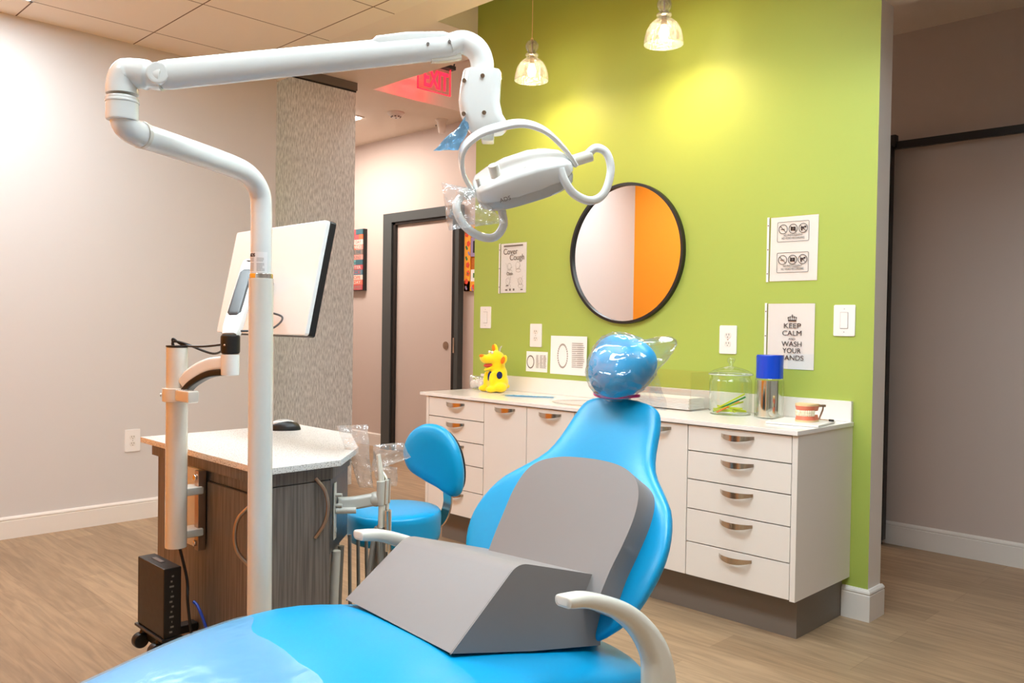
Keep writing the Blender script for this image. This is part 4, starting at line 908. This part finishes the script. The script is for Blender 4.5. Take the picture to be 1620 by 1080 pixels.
lettering('lettering', 'ADS', .012, (0, 0, 0), 'ink_m', hd, wrap=lambda x, y, z: hp(-.045+x, -.0668-z, -.014+y))
# yoke band
YK = cr_path([hp(-.100, .0, .0), hp(-.108, .004, .045), hp(-.095, .006, .085), hp(-.060, .006, .105), hp(-.018, .005, .108), hp(.030, .004, .102), hp(.070, .002, .075), hp(.098, 0, .030), hp(.112, 0, -.006)], 8)
bm = B(); sweep(bm, YK, 1, prof=rrect(.0045, .0215, .6), up=tuple(-E1)); part('yoke', bm, 'enamel', t, sharp=60)
for s, e in ((1, .150), (-1, -.128)):
    bm = B(); cyl(bm, hp(.098*s, 0, .0), hp(e, 0, .0), .012, seg=24, bev=.003); part('pivot_stub', bm, 'cream', t)
# handles
Hd = -FW
bm = B(); sweep(bm, cr_path([hp(.075, -.05, .01), hp(.077, -.06, -.015), hp(.090, -.063, -.045), hp(.118, -.06, -.068), hp(.150, -.045, -.066), hp(.176, -.02, -.035), hp(.178, -.004, -.004), hp(.160, 0, .012), hp(.140, 0, .004)], 8), 1, prof=rrect(.007, .0085, .9), up=tuple(E3)); part('handle', bm, 'enamel', t, sharp=60)
bm = B(); sweep(bm, cr_path([hp(-.110, 0, .0), hp(-.132, -.01, -.004), hp(-.142, -.03, -.018), hp(-.135, -.045, -.048), hp(-.112, -.05, -.076), hp(-.085, -.05, -.086), hp(-.062, -.045, -.070), hp(-.056, -.03, -.045)], 8), 1, prof=rrect(.007, .0085, .9), up=tuple(E3)); part('handle', bm, 'enamel', t, sharp=60)
# maker's label on the upper tube
def onp(x, y, z): 
    a = math.atan2(-FW.y, -FW.x)+(x/.0248); return bp_+V((cos(a)*(.0248+z), sin(a)*(.0248+z), y))
bm = B(); n = 14
for i in range(n):
    q = [onp(-.030+.052*i/n, 1.302, 0), onp(-.030+.052*(i+1)/n, 1.302, 0), onp(-.030+.052*(i+1)/n, 1.350, 0), onp(-.030+.052*i/n, 1.350, 0)]; vs = [bm.verts.new(p) for p in q]; bm.faces.new(vs)
bmesh.ops.remove_doubles(bm, verts=bm.verts[:], dist=1e-5); lb = part('maker_label', bm, 'paper', t)
lettering('lettering', 'ADS', .011, (0, 0, 0), 'ink', lb, wrap=lambda x, y, z: onp(-.0165+x, 1.339+y, .0004+z), fit=.019, bold=.0003)
bm = B(); R_ = random.Random(2)
for k in range(10):
    for x0, x1 in ((-.026, -.010), (-.003, .010+.006*R_.random())):
        z = 1.306+k*.0032
        if 1.322 < z < 1.326: continue
        m_ = 5
        for j in range(m_):
            xa, xb = x0+(x1-x0)*j/m_, x0+(x1-x0)*(j+.8)/m_; vs = [bm.verts.new(p) for p in (onp(xa, z, .0005), onp(xb, z, .0005), onp(xb, z+.0009, .0005), onp(xa, z+.0009, .0005))]; bm.faces.new(vs)
part('label_text_lines', bm, 'ink_m', lb)
# films on the light
t = thing('blue_plastic_cover', 'small pale blue plastic film hanging from the light swivel housing', 'plastic film', (-1.26, -2.335, 1.57))
bm = B(); crumple(bm, [(-1.243, -2.338, 1.606), (-1.238, -2.333, 1.600), (-1.262, -2.355, 1.532), (-1.297, -2.390, 1.530)], 10, 18, .007, 45, 4, .006); part('film', bm, 'bluefilm', t)
t = thing('clear_plastic_cover', 'clear plastic bag pulled over the left handle of the dental light', 'plastic film', (-1.24, -2.35, 1.41))
bm = B(); crumple(bm, [(-1.275, -2.385, 1.466), (-1.225, -2.335, 1.452), (-1.186, -2.296, 1.388), (-1.265, -2.375, 1.372)], 18, 18, .006, 40, 11, .014); part('film', bm, 'clear', t)

# ================================================================== STOOL
t = thing('dental_stool', 'round blue operator stool with padded backrest on a chrome arm', 'stool', (-2.51, -1.56, 0))
sx, sy, sz = -2.505, -1.555, .502
bm = B(); lathe(bm, [(.001, -.115), (.155, -.115), (.168, -.108), (.172, -.09), (.174, -.03), (.173, -.012), (.165, -.003), (.13, .003), (.001, .006)], (sx, sy, sz), 64); part('seat', bm, 'vinyl', t, sharp=60)
bm = B(); cyl(bm, (sx, sy, .12), (sx, sy, sz-.115), .025, .018, seg=24); part('gas_column', bm, 'chrome', t)
bm = B(); cyl(bm, (sx, sy, .085), (sx, sy, .13), .035, .03, seg=24)
for k in range(5):
    a = 2*pi*k/5+.3; sweep(bm, [V((sx, sy, .105)), V((sx+.26*cos(a), sy+.26*sin(a), .07))], [.018, .012], 12)
part('star_base', bm, 'chrome', t)
for k in range(5):
    a = 2*pi*k/5+.3; bm = B(); p = V((sx+.26*cos(a), sy+.26*sin(a), .03)); cyl(bm, p+V((-.018*sin(a), .018*cos(a), 0)), p-V((-.018*sin(a), .018*cos(a), 0)), .029, seg=20, bev=.005); part('caster', bm, 'black', t)
# kidney backrest : outline in (u along X, v up)
bc = V((-2.437, -1.420, .678)); pw = V((-.88, -.22, 0)).normalized()*-1; pn = V((pw.y, -pw.x, 0))
out = cr_path([(-.138, .020, 0), (-.110, .090, 0), (-.045, .130, 0), (.04, .122, 0), (.105, .060, 0), (.135, -.030, 0), (.128, -.108, 0), (.085, -.130, 0), (.02, -.105, 0), (-.05, -.080, 0), (-.115, -.045, 0)], 5, closed=True)
def bpn(u, v, d): return bc+pw*u+V((0, 0, v))+pn*(d+.5*u*u)
rings = []
for d, k in ((.028, .55), (.026, .78), (.020, .92), (.008, .99), (0, 1.0), (-.010, .98), (-.020, .93), (-.024, .80)):
    rings.append([bpn(p.x*k+.0, p.y*k, d) for p in out])
bm = B(); loft(bm, rings); bk = part('backrest', bm, 'vinyl', t, sharp=60)
rings = []
for d, k in ((-.0215, .80), (-.030, .88), (-.036, .86), (-.038, .7)): rings.append([bpn(p.x*k+.005, p.y*k, d) for p in out])
bm = B(); loft(bm, rings); part('backrest_shell', bm, 'black', t, sharp=60)
bm = B(); bs = bpn(.035, -.05, -.03)
sweep(bm, cr_path([bs, bs+V((.0, .005, -.07)), bs+V((0, .006, -.12)), bs+V((-.008, -.012, -.175)), bs+V((-.035, -.05, -.212)), V((sx+.02, sy+.02, .400))], 8), 1, prof=rrect(.005, .019, .5), up=tuple(pn)); part('back_arm', bm, 'nickel', t, sharp=60)
bm = B(); cyl(bm, bs+V((-.030, -.04, -.222)), bs+V((-.034, -.044, -.198)), .006, seg=12); part('arm_bolt', bm, 'chrome', t)

# ================================================================== PATIENT CHAIR
XC = -1.292
t = thing('dental_chair', 'bright blue dental patient chair with cream armrests in the foreground', 'dental chair', (XC, -2.3, 0)); DC = t
def lerp_tab(tab, x):
    for (x0, *a), (x1, *b) in zip(tab[:-1], tab[1:]):
        if x <= x1:
            f = max(0, (x-x0)/(x1-x0)); f = f*f*(3-2*f) if False else f
            return [p*(1-f)+q*f for p, q in zip(a, b)]
    return list(tab[-1][1:])
def ctab(tab, x):
    # smooth interpolation (catmull) on the table
    n = len(tab)
    for i in range(n-1):
        if x <= tab[i+1][0] or i == n-2:
            p1, p2 = tab[i], tab[i+1]; p0 = tab[max(0, i-1)]; p3 = tab[min(n-1, i+2)]; h = p2[0]-p1[0]; f = max(0, min(1, (x-p1[0])/h)); r = []
            for k in range(1, len(p1)):
                m1 = (p2[k]-p0[k])/(p2[0]-p0[0])*h; m2 = (p3[k]-p1[k])/(p3[0]-p1[0])*h
                r.append((2*f**3-3*f*f+1)*p1[k]+(f**3-2*f*f+f)*m1+(-2*f**3+3*f*f)*p2[k]+(f**3-f*f)*m2)
            return r
tb = radians(58.2); BU = V((0, cos(tb), sin(tb))); BN = V((0, -sin(tb), cos(tb))); BO = V((XC, -1.786, 1.007))   # top centre of the back
# s measured down the back from the top: (s, half width, thickness, wing curl)
BT = [(0, .070, .030, 0), (.006, .098, .045, 0), (.02, .117, .055, 0), (.06, .132, .060, .000), (.12, .146, .062, .004), (.17, .168, .064, .010), (.215, .212, .066, .020), (.26, .256, .068, .032), (.32, .284, .070, .042), (.38, .292, .070, .046), (.44, .280, .068, .042), (.50, .250, .064, .03), (.55, .20, .055, .018), (.58, .15, .04, .01), (.595, .09, .02, 0)]
def backsec(s, grow=0, N=56):
    w1, th, cu = ctab(BT, s); c = BO-BU*s; out_ = []
    for k in range(N):
        x = 2*pi*k/N; u = math.copysign(abs(cos(x))**.72, cos(x))*(w1+grow); v = math.copysign(abs(sin(x))**.72, sin(x))*(th/2+grow)
        q = abs(u)/max(.001, w1); out_.append(c+V((u, 0, 0))+BN*(v-th*.35+cu*(q**2.2)+.0))
    return out_
bm = B(); loft(bm, [backsec(s) for s in [0, .003, .006, .012, .02, .035, .06, .09]+[.12+.0225*k for k in range(19)]+[.55, .565, .58, .59, .595]]); part('backrest', bm, 'vinyl', t, sharp=70)
# back shell behind
bm = B(); loft(bm, [[p-BN*.050+V((0, 0, 0)) for p in [BO-BU*s+V((u*.8, 0, 0))+BN*(v*.6) for u, v in srect(ctab(BT, s)[0], .035, 2.6, 40)]] for s in (.04, .06, .12, .2, .3, .4, .5, .56)]); part('back_shell', bm, 'cream', t)
# seat / legrest
ST = [(-3.42, .50, .16, .05), (-3.40, .502, .20, .07), (-3.34, .51, .225, .08), (-3.2, .535, .245, .085), (-2.95, .582, .268, .09), (-2.75, .614, .280, .09), (-2.57, .619, .288, .092), (-2.42, .592, .290, .095), (-2.25, .552, .288, .10), (-2.12, .520, .285, .10), (-2.03, .500, .27, .095), (-1.99, .490, .23, .075), (-1.975, .480, .17, .045)]
def seatsec(y, lift=0, N=56, x0=-1, x1=1):
    zt_, w1, th = ctab(ST, y); out_ = []
    for k in range(N):
        x = 2*pi*k/N; u = math.copysign(abs(cos(x))**.62, cos(x))*(w1+lift); v = math.copysign(abs(sin(x))**.5, sin(x))*(th/2+lift)
        dish = -.010*(1-min(1, abs(u)/.3)**2)*0
        out_.append(V((XC+u, y, zt_-th/2+v+dish-.012*(abs(u)/w1)**3)))
    return out_
ys = [-3.42, -3.415, -3.40, -3.37, -3.34]+[-3.28+.05*k for k in range(25)]+[-2.03, -2.01, -1.99, -1.98, -1.975]
bm = B(); loft(bm, [seatsec(y) for y in ys]); part('seat', bm, 'vinyl', t, sharp=70)
bm = B(); loft(bm, [[V((XC+u, y, z+v)) for u, v in rrect(w1, .03, .6)] for y, z, w1 in ((-3.3, .425, .18), (-2.9, .45, .21), (-2.4, .455, .22), (-2.05, .38, .2), (-1.95, .36, .15))]); part('seat_shell', bm, 'cream', t)
# armrests
def armrest(x, s):
    bm = B(); pts = cr_path([(x, -2.372, .712), (x, -2.36, .711), (x, -2.30, .699), (x, -2.21, .660), (x, -2.145, .612), (x+.004*s, -2.105, .560), (x+.006*s, -2.092, .515), (x+.008*s, -2.088, .455)], 6)
    n = len(pts); rings = []
    for i, p in enumerate(pts):
        a = pts[max(0, i-1)]; b = pts[min(n-1, i+1)]; T = (b-a).normalized(); N_ = V((1, 0, 0)).cross(T).normalized(); f = i/(n-1)
        k = min(1, .55+i*.16) if i < 4 else 1
        hw = (.018+.008*f)*k; hh = (.0095+.034*f**1.6)*k
        rings.append([p+V((1, 0, 0))*u+N_*v for u, v in rrect(hw, hh, .85, 5)])
    loft(bm, rings); a_ = part('armrest', bm, 'cream', t, sharp=60)
    bm = B(); p = pts[-1]; T = V((0, 0, -1)); loft(bm, [[p+V((u*k1, v*k2, dz)) for u, v in rrect(.027, .0385, .5, 5)] for dz, k1, k2 in ((-.001, .98, 1), (-.05, 1.05, 1.15), (-.12, 1.1, 1.35), (-.16, 1.1, 1.4))]); part('armrest_bracket', bm, 'cream', a_, sharp=60)
armrest(-.955, 1); armrest(-1.566, -1)
bm = B(); box(bm, XC-.28, XC+.30, -2.12, -1.98, .30, .36, .01); part('arm_crossbar', bm, 'cream', t)
bm = B(); box(bm, XC-.14, XC+.14, -2.6, -2.0, .08, .40, .04); part('lift_column', bm, 'cream', t)
bm = B(); box(bm, XC-.26, XC+.26, -2.9, -1.9, .0, .08, .03); part('base_plate', bm, 'cream', t)
# headrest
bm = B(); hq = V((XC+.010, -1.800, 1.088)); Rh = Matrix.Rotation(radians(-14), 3, BN) @ orth(V((1, 0, 0)), BN, BU) @ Matrix.Rotation(0, 3, 'X')
ell(bm, (0, 0, 0), (1, 1, 1), None, 4)
for v in bm.verts:
    p = v.co.copy(); x = math.copysign(abs(p.x)**.85, p.x); y = math.copysign(abs(p.y)**.9, p.y); z = math.copysign(abs(p.z)**.85, p.z)
    k = .90+.20*z+.03*x
    v.co = hq+Rh @ V((x*.098*k, y*.055, z*.082))
part('headrest', bm, 'vinyl', t, sharp=80)
bm = B(); sweep(bm, [BO+V((.062*cos(a), -.010+.038*sin(a), .010+.003*cos(2*a))) for a in [2*pi*k/30 for k in range(30)]], .004, 8, closed=True); part('pink_band', bm, 'pink', t)
bm = B(); box(bm, XC-.02, XC+.02, -1.79, -1.76, .90, 1.06, .004); part('headrest_bar', bm, 'chrome', t)
# cushions
t = thing('back_cushion', 'grey vinyl rounded back support cushion leaning on the blue backrest', 'cushion', (XC, -2.05, .63))
xm_ = -1.292
cout = cr_path([(-.192, .0), (-.196, .06), (-.188, .13), (-.158, .200), (-.105, .244), (-.03, .258), (.06, .258), (.135, .235), (.172, .19), (.185, .12), (.192, .05), (.192, 0)], 5) if False else None
raw = [(-.120, -.05, 0), (-.126, .03, 0), (-.127, .10, 0), (-.126, .155, 0), (-.113, .205, 0), (-.085, .235, 0), (-.040, .252, 0), (.01, .260, 0), (.09, .263, 0), (.155, .256, 0), (.200, .235, 0), (.224, .20, 0), (.233, .15, 0), (.230, .09, 0), (.222, .03, 0), (.218, -.05, 0)]
pts_ = cr_path(raw, 5); s_bot = .463
def cpn(u, v, d): return BO-BU*(s_bot-v)+V((u+xm_-XC, 0, 0))+BN*(d+.010)
bm = B(); prism(bm, [(p.x, p.y) for p in pts_], cpn, 0, .082, .012, 4); part('cushion_body', bm, 'greyvinyl', t, sharp=60)
bm = B(); sweep(bm, [cpn(p.x*.985, p.y*.985+.003, .0785) for p in pts_], .0022, 6); part('seam', bm, 'piping', t)
t = thing('wedge_cushion', 'grey vinyl wedge shaped booster cushion on the blue seat', 'cushion', (XC, -2.27, .56))
wx0, wx1 = -1.497, -1.110
def wprof(x, pts):
    out_ = []
    (a, za), (b, zb), (c, zc) = pts[0], pts[1], pts[2]
    for k in range(7):      # rounded ridge
        f = k/6; p = V((a, za)).lerp(V((b, zb)), .88+.12*f) if f < 1 else V((b, zb)); q = V((b, zb)).lerp(V((c, zc)), .12*f); out_.append(p.lerp(q, f))
    return [V((x, u, v)) for u, v in [pts[0]]+[(p.x, p.y) for p in out_]+list(pts[2:])]
wl = wprof(wx0, [(-2.447, .603), (-2.285, .712), (-2.045, .640), (-2.045, .500), (-2.25, .560)])
wr = wprof(wx1, [(-2.487, .608), (-2.322, .738), (-2.075, .664), (-2.070, .515), (-2.28, .558)])
bm = B(); loft(bm, [wl, wr])
es = [e for e in bm.edges if e.calc_face_angle(0) > radians(28)]
bmesh.ops.bevel(bm, geom=es, offset=.009, segments=3, affect='EDGES', profile=.5); part('cushion_body', bm, 'greyvinyl', t, sharp=60)
for prof_, dx in ((wr, -.003), (wl, .003)):
    bm = B(); sweep(bm, [p+V((dx, 0, -.0022)) for p in prof_[:9]], .0018, 6); part('seam', bm, 'piping', t)
# film on the headrest and legrest
t = thing('headrest_cover', 'clear plastic bag wrapped over the blue headrest', 'plastic film', hq)
bm = B(); ell(bm, (0, 0, 0), (1, 1, 1), None, 5)
for v in bm.verts:
    p = v.co.copy(); x = math.copysign(abs(p.x)**.85, p.x); y = math.copysign(abs(p.y)**.9, p.y); z = math.copysign(abs(p.z)**.85, p.z)
    cr = .0035*(1-2.4*abs(noise.noise(V((p.x*2.2+p.z*1.5, p.y*3, p.z*4.5)))))+.0012*(1-2.4*abs(noise.noise(V((p.x*6-p.z*3, p.y*3, p.z*7)))))
    k = .90+.20*z+.03*x; g = 1.0+max(cr, -.002)/.07+.035
    ext = 0
    v.co = hq+Rh @ (V((x*.098*k, y*.055, z*.082))*g)
    if p.x > .35 and p.z > .35: v.co += Rh @ V((.020, 0, .036))*(min(1, (p.x-.35)*2.2)*min(1, (p.z-.35)*2.2)*2.2)
part('film', bm, 'wrap', t, sharp=180)
bm = B(); crumple(bm, [(XC-.10, -1.76, .985), (XC+.11, -1.735, .985), (XC+.10, -1.77, 1.09), (XC-.095, -1.79, 1.08)], 20, 12, .005, 30, 6); part('film_skirt', bm, 'clear', t)
bm = B(); N = 40; rows = []
for i, y in enumerate([-3.40+.03*k for k in range(24)]):
    z_, w1, th = ctab(ST, y); row = []
    for j in range(N+1):
        a = pi*(-.03+1.06*j/N); u = math.copysign(abs(cos(a))**.62, cos(a))*(w1+.003); v = math.copysign(abs(sin(a))**.5, sin(a))*(th/2+.003)
        yy = y+(i/23)**4*(.05*noise.noise(V((u*7, 3, 1)))+.10*(-u))
        zz = ctab(ST, yy)[0]
        row.append(bm.verts.new((XC+u, yy, zz-th/2+v-.012*(abs(u)/w1)**3+.0015*noise.noise(V((u*9, yy*9, 0)))+.0012)))
    rows.append(row)
for i in range(len(rows)-1):
    for j in range(N): bm.faces.new((rows[i][j], rows[i][j+1], rows[i+1][j+1], rows[i+1][j]))
tag(part('legrest_cover', bm, 'bluefilm2', loc=(XC, -3.0, .6), sharp=180), 'translucent plastic sheet covering the foot end of the blue chair', 'plastic film')
